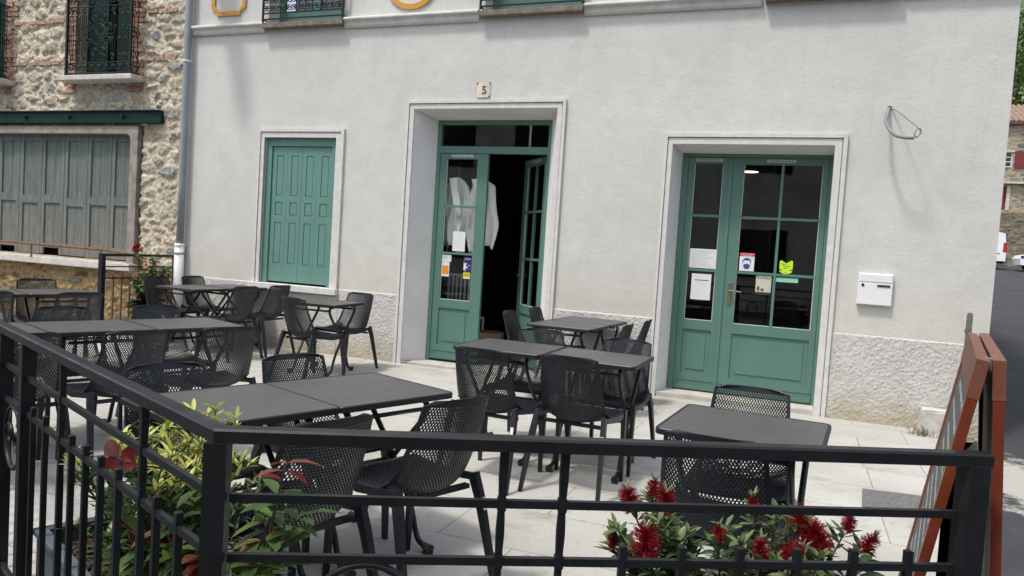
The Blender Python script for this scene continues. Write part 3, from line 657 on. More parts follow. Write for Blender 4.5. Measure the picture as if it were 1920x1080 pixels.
# shutter: two leaves, each two boards with sunk panels
mb = MB(); a, b, c, d = o_sh; yf = .03; bw = .085
mb.box((a+.002, yf, b), (a+bw, .088, d-.002)); mb.box((c-bw+.01, yf, b), (c-.002, .088, d-.002)); mb.box((a+bw, yf, d-.10), (c-bw+.01, .088, d-.002)); mb.build('shutter_frame', M['shutter'], ch)
lx0, lx1 = a+bw+.004, c-bw+.006; lw = (lx1-lx0)/4
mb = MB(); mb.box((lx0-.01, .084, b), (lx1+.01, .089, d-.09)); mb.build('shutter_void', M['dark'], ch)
for k in range(2):
    mb = MB()
    for q in range(2):
        xa = lx0+lw*(2*k+q)+(.002 if q == 0 else .0012); xb = lx0+lw*(2*k+q+1)-(.002 if q == 1 else .0012)
        zb, zt = b+.025, d-.105; m0 = .062; px0, px1 = xa+m0, xb-m0+.01
        H = zt-zb; rows = [(zb+H*.135, zb+H*.44), (zb+H*.495, zb+H*.59), (zb+H*.64, zb+H*.935)]
        zs = sorted([zb, zt]+[z for r_ in rows for z in r_])
        mb.box((xa, .05, zb), (px0, .08, zt)); mb.box((px1, .05, zb), (xb, .08, zt))
        for i in range(0, len(zs), 2): mb.box((px0, .05, zs[i]), (px1, .08, zs[i+1]))
        for r0, r1 in rows:
            mb.box((px0, .062, r0), (px1, .08, r1)); mb.box((px0+.008, .054, r0+.008), (px1-.008, .0625, r1-.008))
    mb.build('shutter_leaf', M['shutter'], ch)

# door leaves (built in local coordinates: x across, y depth, z up)
def leaf(name, w, z0, z1, gz0, gz1, gx0, gx1, cols, rows, Mx, handle=None, vent=True, pan=True, handside=0):
    mb = MB(); th = .045; bars = [.026]*2
    mb.box((0, 0, z0), (gx0, th, z1), 0); mb.box((gx1, 0, z0), (w, th, z1), 0); mb.box((gx0, 0, gz1), (gx1, th, z1)); 
    p0, p1 = z0+.17, gz0-.10
    mb.box((gx0, 0, z0), (gx1, th, p0)); mb.box((gx0, 0, p1), (gx1, th, gz0))
    mb.box((gx0, .016, p0), (gx1, .036, p1)); mb.box((gx0+.05, .008, p0+.05), (gx1-.05, .0165, p1-.05))
    mb.box((.004, -.012, z0+.01), (w-.004, 0, z0+.055)); mb.box((.01, -.006, z0+.10), (w-.01, 0, z0+.112))
    xs = [gx0+(gx1-gx0)*i/cols for i in range(1, cols)]; zs = rows
    for x in xs: mb.box((x-.013, .006, gz0), (x+.013, .04, gz1))
    for z in zs:
        e = [gx0]+[q for x in xs for q in (x-.013, x+.013)]+[gx1]
        for i in range(0, len(e), 2): mb.box((e[i], .0062, z-.013), (e[i+1], .0398, z+.013))
    o = mb.build(name, M['green'], ch, Mx=Mx)
    mb = MB(); mb.box((gx0-.004, .02, gz0-.004), (gx1+.004, .024, gz1+.004)); mb.build('pane', M['glass'], o, Mx=Mx)
    mb = MB(); bd = .007
    for x0, x1 in ((gx0, gx0+bd), (gx1-bd, gx1)): mb.box((x0, .012, gz0), (x1, .0197, gz1))
    mb.box((gx0+bd, .012, gz0), (gx1-bd, .0197, gz0+bd)); mb.build('glazing_bead', M['vent'], o, Mx=Mx)
    if vent:
        vx = (gx0+gx1)/2 - (.02 if cols > 1 else 0); vw = .12; zc = (gz1+z1)/2+.005
        mb = MB(); n = 10
        pl = [(vx-vw+.02*math.cos(a), zc+.014*math.sin(a)) for a in [math.pi/2+i*math.pi/6 for i in range(7)]]+[(vx+vw+.02*math.cos(a), zc+.014*math.sin(a)) for a in [-math.pi/2+i*math.pi/6 for i in range(7)]]
        mb.prism(pl, (0, -.004, 0), (1, 0, 0), (0, 0, 1), (0, .006, 0)); v = mb.build('vent', M['vent'], o, Mx=Mx)
        mb = MB()
        for i in range(8): mb.box((vx-vw+.03*i, -.0055, zc-.005), (vx-vw+.03*i+.02, -.0035, zc+.005))
        mb.build('vent_slot', M['ink'], o, Mx=Mx)
    if handle is not None:
        hx, hz, s = handle
        mb = MB(); mb.box((hx-.02, -.006, hz-.16), (hx+.02, .001, hz+.085), .004); mb.tube([(hx, -.005, hz), (hx, -.045, hz), (hx+s*.03, -.055, hz-.002), (hx+s*.12, -.05, hz-.008)], [.011, .009, .009, .007], 8)
        mb.tube([(hx, -.009, hz-.1), (hx, .001, hz-.1)], .011, 10); mb.build('handle', M['brass'], o, Mx=Mx)
    return o
T = Matrix.Translation
# right doorway
mb = MB(); y = .30
mb.box((-1.252, y-.008, .02), (-1.19, y+.06, 2.518)); mb.box((.175, y-.008, .02), (.23, y+.06, 2.518)); mb.box((-1.19, y-.008, 2.485), (.175, y+.06, 2.518)); mb.build('door_frame', M['green'], ch)
ld = leaf('door', .437, .055, 2.482, .79, 2.418, -1.125+1.188, -.836+1.188, 1, [1.315, 1.88], T((-1.188, .302, 0)))
rd = leaf('door', .917, .055, 2.482, .785, 2.415, -.630+.746, .118+.746, 2, [1.317, 1.877], T((-.746, .302, 0)), handle=(.066, 1.125, 1))
mb = MB(); mb.box((-.775, .288, .06), (-.742, .3015, 2.48)); mb.build('cover_strip', M['green'], ch)
# centre doorway
mb = MB(); mb.box((-4.118, y-.008, .02), (-4.075, y+.06, 2.862)); mb.box((-2.745, y-.008, .02), (-2.69, y+.06, 2.862)); mb.box((-4.075, y-.008, 2.815), (-2.745, y+.06, 2.862)); mb.box((-4.075, y-.008, 2.485), (-2.745, y+.06, 2.565)); fr = mb.build('door_frame', M['green'], ch)
mb = MB(); mb.box((-4.08, y+.02, 2.56), (-2.74, y+.024, 2.82)); mb.build('transom_pane', M['glass'], fr)
ll = leaf('door', .612, .055, 2.48, .766, 2.418, .082, .482, 1, [1.316, 1.867], T((-4.072, .302, 0)))
ol = leaf('door', .72, .055, 2.48, .75, 2.40, .09, .63, 2, [1.30, 1.86], T((-2.752, .345, 0)) @ Matrix.Rotation(R(180-49), 4, 'Z') @ Matrix.Scale(-1, 4, (0, 1, 0)) , handle=(.655, 1.10, -1), vent=True)

# ------------------------------------------------------------------ things on and by the café front
dp = thing('drainpipe', (-7.6, -.075, 0), 'grey downpipe with white foot at the corner between the two houses', 'drainpipe')
mb = MB(); mb.tube([(-7.6, -.075, z) for z in (1.18, 2, 4, 6.6)], .046, 14); mb.build('pipe', M['zinc'], dp, smooth=True)
mb = MB(); mb.tube([(-7.6, -.075, z) for z in (0, .5, 1.21)], .062, 14); mb.build('pipe_foot', M['whitepipe'], dp, smooth=True)
for z in (1.07, 1.17, 3.55): mb = MB(); mb.tube([(-7.6, -.075, z), (-7.6, -.075, z+.025)], .067 if z < 2 else .053, 14); mb.box((-7.61, -.03, z), (-7.59, .01, z+.025)); mb.build('pipe_clip', M['whitepipe' if z > 1.1 else 'zinc'], dp)

nb = thing('house_number', (-3.435, -.002, 3.06), 'small curved cream plate with black number 5 above the open café door', 'sign')
mb = MB(); n = 8
for i in range(n):
    x0_, x1_ = -3.52+.165*i/n, -3.52+.165*(i+1)/n; g = lambda x: -.006-.014*(1-((x+3.4375)/.0825)**2)
    mb.quad((x0_, g(x0_), 3.06), (x1_, g(x1_), 3.06), (x1_, g(x1_), 3.225), (x0_, g(x0_), 3.225))
pl = mb.build('plate', M['cream'], nb)
sm = pl.modifiers.new('solid', 'SOLIDIFY'); sm.thickness = .003
text_part('numeral', '5', .125, M['blackink'], nb, facing(-3.425, -.0225, 3.098))
mb = MB()
for cxx, czz in ((-3.515, 3.22), (-3.36, 3.222), (-3.362, 3.065)):
    pts = [(cxx+.016*random.uniform(.6, 1.3)*math.cos(i*.785), czz+.02*random.uniform(.5, 1.4)*math.sin(i*.785)) for i in range(8)]
    mb.prism([(min(max(px_, -3.52), -3.3555), min(max(pz_, 3.06), 3.225)) for px_, pz_ in pts], (0, -.0125, 0), (1, 0, 0), (0, 0, 1), (0, .003, 0))
mb.build('rust_spot', M['rust'], nb)

lb = thing('letterbox', (.635, 0, 1.1), 'white metal letterbox on the wall right of the closed green doors', 'letterbox')
mb = MB(); mb.box((.492, -.045, 1.10), (.785, .0, 1.392), .006); mb.build('body', M['white'], lb)
mb = MB(); mb.box((.500, -.0515, 1.315), (.777, -.0435, 1.384), .003); mb.build('flap', M['white'], lb)
mb = MB(); mb.box((.497, -.049, 1.105), (.780, -.0435, 1.306), .003); mb.build('door', M['white'], lb)
mb = MB(); mb.box((.655, -.054, 1.272), (.762, -.0485, 1.292)); mb.build('slot', M['ink'], lb)
mb = MB(); mb.tube([(.533, -.054, 1.283), (.533, -.045, 1.283)], .013, 12); mb.build('lock', M['blackink'], lb)

wl = thing('cable_loop', (.63, 0, 2.91), 'grey conduit loop hanging out of the wall above the letterbox', 'cable')
def catmull(P, n=8):
    P = [Vector(p) for p in P]; P = [P[0]]+P+[P[-1]]; out = []
    for i in range(1, len(P)-2):
        for k in range(n):
            t_ = k/n; a, b, c, d = P[i-1:i+3]
            out.append(.5*((2*b)+(c-a)*t_+(2*a-5*b+4*c-d)*t_*t_+(3*b-a-3*c+d)*t_**3))
    return out+[P[-2]]
mb = MB(); mb.tube(catmull([(.632, .01, 2.915), (.612, -.09, 2.85), (.605, -.16, 2.745), (.665, -.25, 2.635), (.76, -.29, 2.60), (.822, -.29, 2.60)]), .0145, 8); mb.build('conduit', M['conduit'], wl, smooth=True)
mb = MB(); mb.tube(catmull([(.638, .01, 2.92), (.70, -.06, 2.87), (.79, -.16, 2.77), (.86, -.25, 2.685), (.865, -.28, 2.64), (.845, -.29, 2.605), (.822, -.29, 2.63), (.84, -.28, 2.675), (.868, -.27, 2.68), (.872, -.27, 2.64), (.835, -.29, 2.60)]), .0055, 6); mb.build('wire', M['conduit'], wl, smooth=True)
mb = MB(); mb.tube([(.634, .003, 2.915), (.634, -.004, 2.915)], .02, 10); mb.build('wall_hole', M['ink'], wl)

sg = thing('shadow_box', (-7.28, 0, 5.0), 'plain box added high on the café wall near the downpipe to cast a shadow band', 'sign')  # box added above the view to cast the soft shadow band on the wall
mb = MB(); mb.box((-7.37, -.92, 5.0), (-7.17, -.12, 5.45), .01); mb.build('case', M['white'], sg); mb = MB(); mb.bar((-7.27, .01, 5.25), (-7.27, -.12, 5.25), .03, .03); mb.build('arm', M['steel'], sg)

# ------------------------------------------------------------------ papers in the door panes
YG = .3175
def sheet_thing(name, x0, x1, z0, z1, m, label, cat, tilt=0., y=YG):
    o = thing(name, ((x0+x1)/2, y, z0), label, cat)
    mb = MB(); mb.box((x0, y-.001, z0), (x1, y, z1)); mb.build('sheet', m, o); return o
def scrawl(o, x0, x1, z0, z1, rows, m, y=YG-.0016, lh=.006, ragged=.3, seed=1, name='handwriting'):
    rn = random.Random(seed); mb = MB()
    for r_ in range(rows):
        z = z1-(z1-z0)*(r_+.5)/rows; x = x0+rn.random()*.01; xe = x1-(x1-x0)*ragged*rn.random()
        while x < xe:
            ww = rn.uniform(.008, .03); k = int(ww/.004)+1
            for i in range(k): mb.box((x+i*.004, y-.0002, z-lh/2*rn.uniform(.3, 1)), (x+i*.004+.0026, y+.0003, z+lh/2*rn.uniform(.3, 1)))
            x += ww+.008
    return mb.build(name, m, o)
o = sheet_thing('handwritten_notice', -1.112, -.838, 1.335, 1.535, M['paper'], 'wide handwritten notice in the middle left pane of the closed doors', 'notice')
scrawl(o, -1.085, -.86, 1.345, 1.52, 9, M['ink'], seed=3)
o = sheet_thing('printed_notice', -1.075, -.875, 1.005, 1.275, M['paper'], 'tall printed sheet in the bottom left pane of the closed doors', 'notice')
mb = MB(); mb.box((-1.04, YG-.0016, 1.205), (-.90, YG-.0009, 1.213)); mb.build('heading_rule', M['ink'], o); scrawl(o, -1.05, -.89, 1.02, 1.19, 7, M['vent'], lh=.004, seed=5, name='print'); scrawl(o, -1.05, -.96, 1.24, 1.262, 1, M['vent'], lh=.006, seed=6, name='print')
o = sheet_thing('mask_notice', -.607, -.462, 1.335, 1.52, M['paper'], 'red, white and blue face mask notice with pictogram on the right door leaf', 'notice')
mb = MB(); mb.box((-.607, YG-.0018, 1.485), (-.462, YG-.0009, 1.52)); mb.build('red_band', M['red'], o)
text_part('lettering', 'PORT DU MASQUE', .015, M['paper'], o, facing(-.5345, YG-.002, 1.504)); text_part('lettering', 'OBLIGATOIRE', .015, M['paper'], o, facing(-.5345, YG-.002, 1.489))
cx, cz = -.535, 1.405
mb = MB(); mb.prism([(cx+.043*math.cos(a), cz+.02+.045*math.sin(a)) for a in [i*math.pi/10 for i in range(-1, 12)]]+[(cx-.034, cz+.022), (cx-.026, cz+.038), (cx+.026, cz+.038), (cx+.034, cz+.022)], (0, YG-.0018, 0), (1, 0, 0), (0, 0, 1), (0, .0009, 0)); mb.build('hair', M['blue'], o)
mb = MB(); mb.prism([(cx-.03, cz-.005), (cx, cz+.006), (cx+.03, cz-.005), (cx+.031, cz-.028), (cx+.017, cz-.05), (cx-.017, cz-.05), (cx-.031, cz-.028)], (0, YG-.0018, 0), (1, 0, 0), (0, 0, 1), (0, .0009, 0))
for s in (-1, 1): mb.tube([(cx+s*.03, YG-.0015, cz-.008), (cx+s*.043, YG-.0015, cz+.012)], .0016, 5); mb.tube([(cx+s*.03, YG-.0015, cz-.03), (cx+s*.043, YG-.0015, cz-.02)], .0016, 5)
mb.build('mask', M['blue'], o)
text_part('lettering', 'merci', .012, M['blue'], o, facing(-.485, YG-.0018, 1.462))
o = thing('arrow_notice', (-.155, YG, 1.32), 'lime green down arrow card with handwriting in the right hand pane', 'notice')
ar = [(-.218, 1.452), (-.206, 1.468), (-.155, 1.438), (-.104, 1.470), (-.092, 1.456), (-.092, 1.376), (-.118, 1.372), (-.124, 1.366), (-.092, 1.362), (-.097, 1.350), (-.155, 1.318), (-.213, 1.350), (-.218, 1.362), (-.186, 1.366), (-.192, 1.372), (-.218, 1.376)]
mb = MB(); mb.prism(ar, (0, YG-.001, 0), (1, 0, 0), (0, 0, 1), (0, .001, 0)); mb.build('card', M['lime'], o)
text_part('handwriting', "Plats à", .02, M['ink'], o, facing(-.175, YG-.0014, 1.422)); text_part('handwriting', 'emporter', .02, M['ink'], o, facing(-.15, YG-.0014, 1.402)); text_part('handwriting', 'tout', .018, M['ink'], o, facing(-.155, YG-.0014, 1.382)); text_part('handwriting', 'ici', .018, M['ink'], o, facing(-.155, YG-.0014, 1.338))
o = sheet_thing('mint_card', -.246, -.032, 1.248, 1.292, M['mint'], 'narrow mint green card at the top of the bottom right pane', 'card')
o = sheet_thing('flyer', -.432, -.284, 1.105, 1.298, M['flyer'], 'cream flyer with two small dark pictures beside the centre bar of the door', 'flyer')
text_part('lettering', "Bord'âne", .036, M['ink'], o, facing(-.357, YG-.0014, 1.264)); scrawl(o, -.36, -.30, 1.17, 1.25, 5, M['vent'], lh=.003, seed=11, name='print')
mb = MB(); mb.box((-.432, YG-.0016, 1.105), (-.284, YG-.0009, 1.133)); mb.build('footer', M['ink'], o)
mb = MB()
for a_, b_, r1, r2_ in ((-.405, 1.165, .015, .026), (-.366, 1.155, .016, .016)): mb.prism([(a_+r1*math.cos(i*.524), b_+r2_*math.sin(i*.524)) for i in range(12)], (0, YG-.0016, 0), (1, 0, 0), (0, 0, 1), (0, .0007, 0))
mb.build('picture', M['rust'], o)
# centre leaf
o = sheet_thing('menu_sheet', -3.86, -3.70, 1.345, 1.575, M['paper'], 'white printed sheet on the middle pane of the left café door leaf', 'notice')
scrawl(o, -3.845, -3.715, 1.36, 1.56, 10, M['vent'], lh=.004, seed=21, name='print')
o = sheet_thing('meal_voucher_sticker', -3.985, -3.865, 1.215, 1.295, M['paper'], 'white meal voucher sticker at the upper left of the lowest pane', 'sticker')
text_part('lettering', 'Ticket', .017, M['ink'], o, facing(-3.945, YG-.0014, 1.268)); text_part('lettering', 'Restaurant', .016, M['ink'], o, facing(-3.945, YG-.0014, 1.250))
mb = MB(); mb.prism([(-3.885+.013*math.cos(i*.5), 1.262+.013*math.sin(i*.5)) for i in range(12)], (0, YG-.0015, 0), (1, 0, 0), (0, 0, 1), (0, .0007, 0)); mb.build('emblem', M['vent'], o)
o = sheet_thing('orange_sticker', -3.985, -3.885, 1.04, 1.212, M['paper'], 'white sticker with a big orange square on the lowest pane', 'sticker')
mb = MB(); mb.box((-3.975, YG-.0018, 1.065), (-3.893, YG-.0009, 1.168)); mb.build('orange_square', M['orange'], o)
mb = MB(); mb.box((-3.972, YG-.0018, 1.188), (-3.961, YG-.0009, 1.198)); mb.build('emblem', M['orange'], o)
o = sheet_thing('blue_card_sticker', -3.70, -3.605, 1.105, 1.285, M['navy'], 'dark blue payment sticker with white star on the lowest pane', 'sticker')
text_part('lettering', 'sodexo', .028, M['paper'], o, facing(-3.652, YG-.0014, 1.253))
st = [(-3.70, 1.235), (-3.690, 1.205), (-3.655, 1.212), (-3.678, 1.18), (-3.640, 1.158), (-3.678, 1.152), (-3.672, 1.11), (-3.690, 1.135), (-3.70, 1.125)]
mb = MB(); mb.prism(st, (0, YG-.0018, 0), (1, 0, 0), (0, 0, 1), (0, .0009, 0)); mb.build('star', M['paper'], o)
text_part('lettering', 'PASS', .016, M['paper'], o, facing(-3.632, YG-.0014, 1.18))
mb = MB(); mb.box((-3.66, YG-.0016, 1.142), (-3.608, YG-.0009, 1.148)); mb.build('red_line', M['red'], o)
o = sheet_thing('yellow_sticker', -3.70, -3.612, 1.03, 1.103, M['yellow'], 'yellow payment sticker below the dark blue one on the lowest pane', 'sticker')
text_part('lettering', 'apetiz', .024, M['ink'], o, facing(-3.656, YG-.0014, 1.068)); mb = MB(); mb.box((-3.70, YG-.0017, 1.03), (-3.612, YG-.0009, 1.044)); mb.build('white_strip', M['paper'], o)

# white cotton garments hanging behind the open café door
def drape(name, xc, zt, zb, wt, wb, yc, seed, label, pts=None):
    o = thing(name, (xc, yc, zb), label, 'garment', 'white aprons hanging behind the café door')
    rn = random.Random(seed); nu, nv = 26, 22; ph = [rn.uniform(0, 6) for _ in range(4)]; vs = []
    for j in range(nv+1):
        v = j/nv; z = zt+(zb-zt)*v; hw = (wt+(wb-wt)*min(1, v*1.6))/2
        if v > .55: hw *= 1-.35*(v-.55)/.45*rn.uniform(.95, 1.05)
        for i in range(nu+1):
            u = -1+2*i/nu
            d = .035*math.sin(u*7+ph[0]+2.*v)*(.35+v)+.02*math.sin(u*13+ph[1]-3*v)+.03*abs(u)
            vs.append((xc+u*hw+.02*math.sin(v*5+ph[2]), yc+d+.02*math.sin(v*6+ph[3]), z-.10*abs(u)**1.5*(1-v)-.05*v*math.sin(u*3+ph[1])))
    mb = MB(); mb.add(vs, [(j*(nu+1)+i, j*(nu+1)+i+1, (j+1)*(nu+1)+i+1, (j+1)*(nu+1)+i) for j in range(nv) for i in range(nu)])
    b_ = mb.build('cloth', M['cloth'], o, smooth=True); s = b_.modifiers.new('solid', 'SOLIDIFY'); s.thickness = .004
    # a crossed-over flap with its shaded fold
    mb = MB(); fl = [(xc-wt*.35, zt-.02), (xc+wt*.05, zt-.01), (xc+wt*.42, zt-.42), (xc+wt*.30, zt-.48), (xc-wt*.05, zt-.30)]
    mb.prism(fl, (0, yc-.075, 0), (1, 0, 0), (0, 0, 1), (0, .012, 0)); fl_ = mb.build('flap', M['cloth'], o)
    mb = MB(); mb.tube([(xc-.0, yc+.02, zt-.02), (xc, yc+.02, zt+.05), (xc+.02, yc+.02, zt+.07)], .004, 6); mb.tube([(xc, yc+.02, zt+.05), (xc, yc+.02, 2.62)], .003, 5); mb.build('hook', M['steel'], o)
    return o
drape('apron', -4.10, 2.20, 1.42, .20, .26, .47, 1, 'white cotton apron nearest the hinge side behind the left door leaf')
drape('apron', -3.90, 2.22, 1.36, .24, .34, .45, 2, 'white cotton apron hanging in the middle behind the left door leaf')
drape('apron', -3.60, 2.22, 1.38, .30, .50, .48, 3, 'white cotton apron whose corner sticks out past the open door edge')
cl = thing('slatted_seat', (-3.9, .8, .03), 'pale slatted seat back showing low behind the left door leaf', 'chair')
mb = MB(); [mb.box((-4.10+.055*i, .75, .62), (-4.075+.055*i, .765, 1.04)) for i in range(7)]; mb.box((-4.115, .745, 1.035), (-3.73, .775, 1.065)); mb.build('backrest', M['vent'], cl)
mb = MB(); mb.box((-4.12, .77, .5), (-3.73, 1.1, .53)); mb.build('seat', M['vent'], cl)
for x in (-4.11, -3.75):
    for yy in (.76, 1.08): mb = MB(); mb.box((x, yy, .027), (x+.025, yy+.025, .5 if yy > 1 else .62)); mb.build('leg', M['vent'], cl)
bk = thing('basket', (-3.6, .95, .03), 'low brown basket standing in the dark café doorway', 'basket')
mb = MB(); mb.lathe([(.0, .03), (.15, .03), (.19, .36), (.175, .36), (.14, .05), (0, .05)], (-3.58, .95, 0), 18); mb.build('body', M['bag'], bk, smooth=True)
pdn = thing('ceiling_lamp', (-.735, 2.5, 3.3), 'round lit ceiling lamp seen through the top pane of the closed doors', 'lamp')
mb = MB(); mb.lathe([(0, 2.63), (.10, 2.63), (.12, 2.60), (.115, 2.595)], (-.735, 2.5, 0), 20); mb.lathe([(.006, 2.62), (.006, 3.3)], (-.735, 2.5, 0), 6); mb.build('shade', M['vent'], pdn)
mb = MB(); mb.lathe([(0, 2.593), (.112, 2.596)], (-.735, 2.5, 0), 20); mb.build('diffuser', M['lampglow'], pdn)

# ------------------------------------------------------------------ perforated shell chair
PROF = catmull([(y_, z_, 0) for y_, z_ in [(-.292, .822), (-.262, .70), (-.233, .58), (-.205, .485), (-.165, .430), (-.09, .412), (.02, .420), (.13, .434), (.215, .446), (.245, .442)]], 10)
PROF = [(v.x, v.y) for v in PROF]
_len = [0]
for a, b in zip(PROF, PROF[1:]): _len.append(_len[-1]+math.hypot(b[0]-a[0], b[1]-a[1]))
LT = _len[-1]
def interp(xs, ys, x): return float(np.interp(x, xs, ys))
def shell(s, l):
    """point of the shell: s in -1..1 across, l metres along the profile from the top of the back"""
    y = interp(_len, [p[0] for p in PROF], l); z = interp(_len, [p[1] for p in PROF], l)
    e = .012; y2 = interp(_len, [p[0] for p in PROF], min(l+e, LT)); z2 = interp(_len, [p[1] for p in PROF], min(l+e, LT))
    y1 = interp(_len, [p[0] for p in PROF], max(l-e, 0)); z1 = interp(_len, [p[1] for p in PROF], max(l-e, 0))
    ty, tz = y2-y1, z2-z1; n_ = math.hypot(ty, tz) or 1; ny, nz = -tz/n_, ty/n_              # towards the sitter
    w = interp([0, .02, .12, .26, .36, .44, .52, .70, LT], [.158, .172, .180, .192, .200, .206, .212, .218, .214], l)
    if l < .035: w -= .035*(1-math.sqrt(max(0, 1-(1-l/.035)**2)))
    if l > LT-.03: w -= .03*(1-math.sqrt(max(0, 1-(1-(LT-l)/.03)**2)))
    d = interp([0, .15, .30, .40, .46, .55, .7, LT], [.030, .042, .068, .082, .07, .03, .012, .006], l)
    a = abs(s); c = d*(a**2.2)
    drop = -.010*a**2 if l < .02 else 0
    return (s*w, y+ny*c, z+nz*c+drop)
def shell_part(name, l0, l1, parent, m0, m1):
    NA = 29; hb = .0116; rows = int(round((l1-l0)/hb)); rows += rows % 2; dl = (l1-l0)/rows
    key = {}; vs = []; fs = []
    def vid(i2, j2):
        k = (i2, j2)
        if k not in key: key[k] = len(vs); vs.append(shell(i2/(2*NA), l0+dl*j2/2))
        return key[k]
    for j in range(0, rows+1):
        for i in range(-NA, NA+1):
            if (i+j) % 2: continue
            cs = [(2*i+2, 2*j), (2*i+1, 2*j+1), (2*i, 2*j+2), (2*i-1, 2*j+1), (2*i-2, 2*j), (2*i-1, 2*j-1), (2*i, 2*j-2), (2*i+1, 2*j-1)]
            inside = abs(i) < NA and 0 < j < rows
            if inside:
                ring = [vid(*c) for c in cs]
                if abs(i) <= NA-3 and j >= m0 and j <= rows-m1:
                    inner = []
                    for q in range(8):
                        a = q*math.pi/4; rr = 1.1
                        inner.append(len(vs)); vs.append(shell((2*i+rr*math.cos(a)*1.05)/(2*NA), l0+dl*(2*j+rr*math.sin(a)*.95)/2))
                    fs += [(ring[q], ring[(q+1) % 8], inner[(q+1) % 8], inner[q]) for q in range(8)]
                else: fs.append(tuple(ring))
            else:
                keep = [c for c in cs if abs(c[0]) <= 2*NA and 0 <= c[1] <= 2*rows]
                if j in (0, rows) or abs(i) == NA:
                    poly = [(2*i, 2*j)]
                    pts = sorted(keep, key=lambda c: math.atan2(c[1]-2*j, c[0]-2*i))
                    # order the visible half or quarter diamond around its centre vertex
                    ang = [math.atan2(c[1]-2*j, c[0]-2*i) % (2*math.pi) for c in keep]
                    o_ = sorted(range(len(keep)), key=lambda q: ang[q]); gaps = [((ang[o_[(q+1) % len(o_)]]-ang[o_[q]]) % (2*math.pi), q) for q in range(len(o_))]
                    st_ = (max(gaps)[1]+1) % len(o_); o_ = o_[st_:]+o_[:st_]
                    pts = [keep[q] for q in o_]
                    if len(pts) >= 2: fs.append(tuple([vid(2*i, 2*j)]+[vid(*c) for c in pts]))
    me = bpy.data.meshes.new(name); me.from_pydata(vs, [], fs); me.update()
    ob = bpy.data.objects.new(name, me); col.objects.link(ob)
    md = ob.modifiers.new('solid', 'SOLIDIFY'); md.thickness = .0055; md.offset = 0; md.use_even_offset = False
    dg = bpy.context.evaluated_depsgraph_get(); dg.update()
    m2 = bpy.data.meshes.new_from_object(ob.evaluated_get(dg)); m2.name = name
    bpy.data.objects.remove(ob); bpy.data.meshes.remove(me)
    m2.materials.clear(); m2.materials.append(M['chair']); m2.polygons.foreach_set('use_smooth', [True]*len(m2.polygons))
    try: m2.set_sharp_from_angle(angle=R(40))
    except Exception: pass
    o = bpy.data.objects.new(name, m2); col.objects.link(o); o.parent = parent; return o
def make_chair():
    t = proto('terrace_chair'); t['category'] = 'chair'
    LS = .405
    shell_part('backrest', 0, LS, t, 3, 1); shell_part('seat', LS, LT, t, 1, 3)
    mb = MB()
    for s in (-1, 1):                                                    # side rails under the seat edge
        mb.bar((s*.205, -.17, .452), (s*.213, .06, .424), .016, .028, .018, .034, side=(1, 0, 0)); mb.bar((s*.213, .06, .424), (s*.212, .225, .432), .018, .034, .022, .036, side=(1, 0, 0))
    mb.bar((-.205, -.13, .405), (.205, -.13, .405), .03, .018, side=(0, 1, 0)); mb.bar((-.2, .18, .42), (.2, .18, .42), .03, .016, side=(0, 1, 0))
    mb.build('seat_frame', M['chair'], t)
    for s in (-1, 1):
        mb = MB(); mb.bar((s*.214, .222, .445), (s*.214, .232, .385), .034, .05, .028, .036, side=(1, 0, 0)); mb.bar((s*.214, .232, .385), (s*.216, .250, 0), .028, .036, .020, .024, side=(1, 0, 0)); mb.build('leg', M['chair'], t)
    for s in (-1, 1):
        mb = MB(); mb.bar((s*.203, -.165, .468), (s*.213, -.200, .37), .024, .05, .028, .038, side=(1, 0, 0)); mb.bar((s*.213, -.200, .37), (s*.236, -.300, 0), .028, .038, .020, .024, side=(1, 0, 0)); lg = mb.build('leg', M['chair'], t)
        if s > 0: STK.append(lg)
    return t
STK = []
chair0 = make_chair(); used = [False]
ROWG = {'c': 'chairs of the centre tables'}
def chair(topx, topy, face, label, sticker=False):
    d = R(face); x, y = topx+.285*math.cos(d), topy+.285*math.sin(d)
    c = place(chair0, used[0], x, y, d-math.pi/2, label, 'dark perforated terrace chairs'); used[0] = True
    if sticker: stick.append(c)
    return c
stick = []
chair(-.235, -5.17, 86, 'dark perforated chair behind the red bottlebrush, back to the front railing', True)
chair(-.178, -3.99, -93, 'dark perforated chair facing out in front of the closed green doors')
chair(-1.716, -3.741, 86, 'dark perforated chair on the railing side of the pair by the open door, left one', True)
chair(-1.785, -2.349, -90, 'dark perforated chair on the wall side of the centre pair, left one')
chair(-1.202, -3.655, 87, 'dark perforated chair on the railing side of the centre pair, right one', True)
chair(-1.11, -2.448, -95, 'dark perforated chair on the wall side of the centre pair, right one')
chair(-1.177, -5.135, 158, 'dark perforated chair seen from behind, right of the two nearest the front railing', True)
chair(-1.369, -5.694, 160, 'dark perforated chair closest to the corner post, behind the photinia')
chair(-2.324, -4.677, -21, 'dark perforated chair across the near table, right of the one behind the shrub')
chair(-2.54, -5.264, -22, 'dark perforated chair across the big near table, behind the variegated shrub')
chair(-3.247, -4.034, 157, 'dark perforated chair turned away at the right end of the long left row')
chair(-3.433, -4.563, 160, 'dark perforated chair turned away in the middle of the long left table')
chair(-3.678, -5.045, 158, 'dark perforated chair seen through the side railing at the left edge')
chair(-4.511, -3.426, -20, 'dark perforated chair on the far side of the long left table, right one')
chair(-4.741, -4.011, -22, 'dark perforated chair on the far side of the long left table, left one')
chair(-5.621, -3.135, 158, 'dark perforated chair turned away beside the far fence post')
chair(-5.939, -3.686, 158, 'dark perforated chair cut by the left edge of the photo at the far left table')
chair(-7.104, -2.425, -22, 'dark perforated chair against the ochre stone wall at the far left table')
chair(-7.176, -.873, -6, 'dark perforated chair in front of the climbing geranium')
chair(-7.185, -.29, -4, 'dark perforated chair beside the white foot of the downpipe')
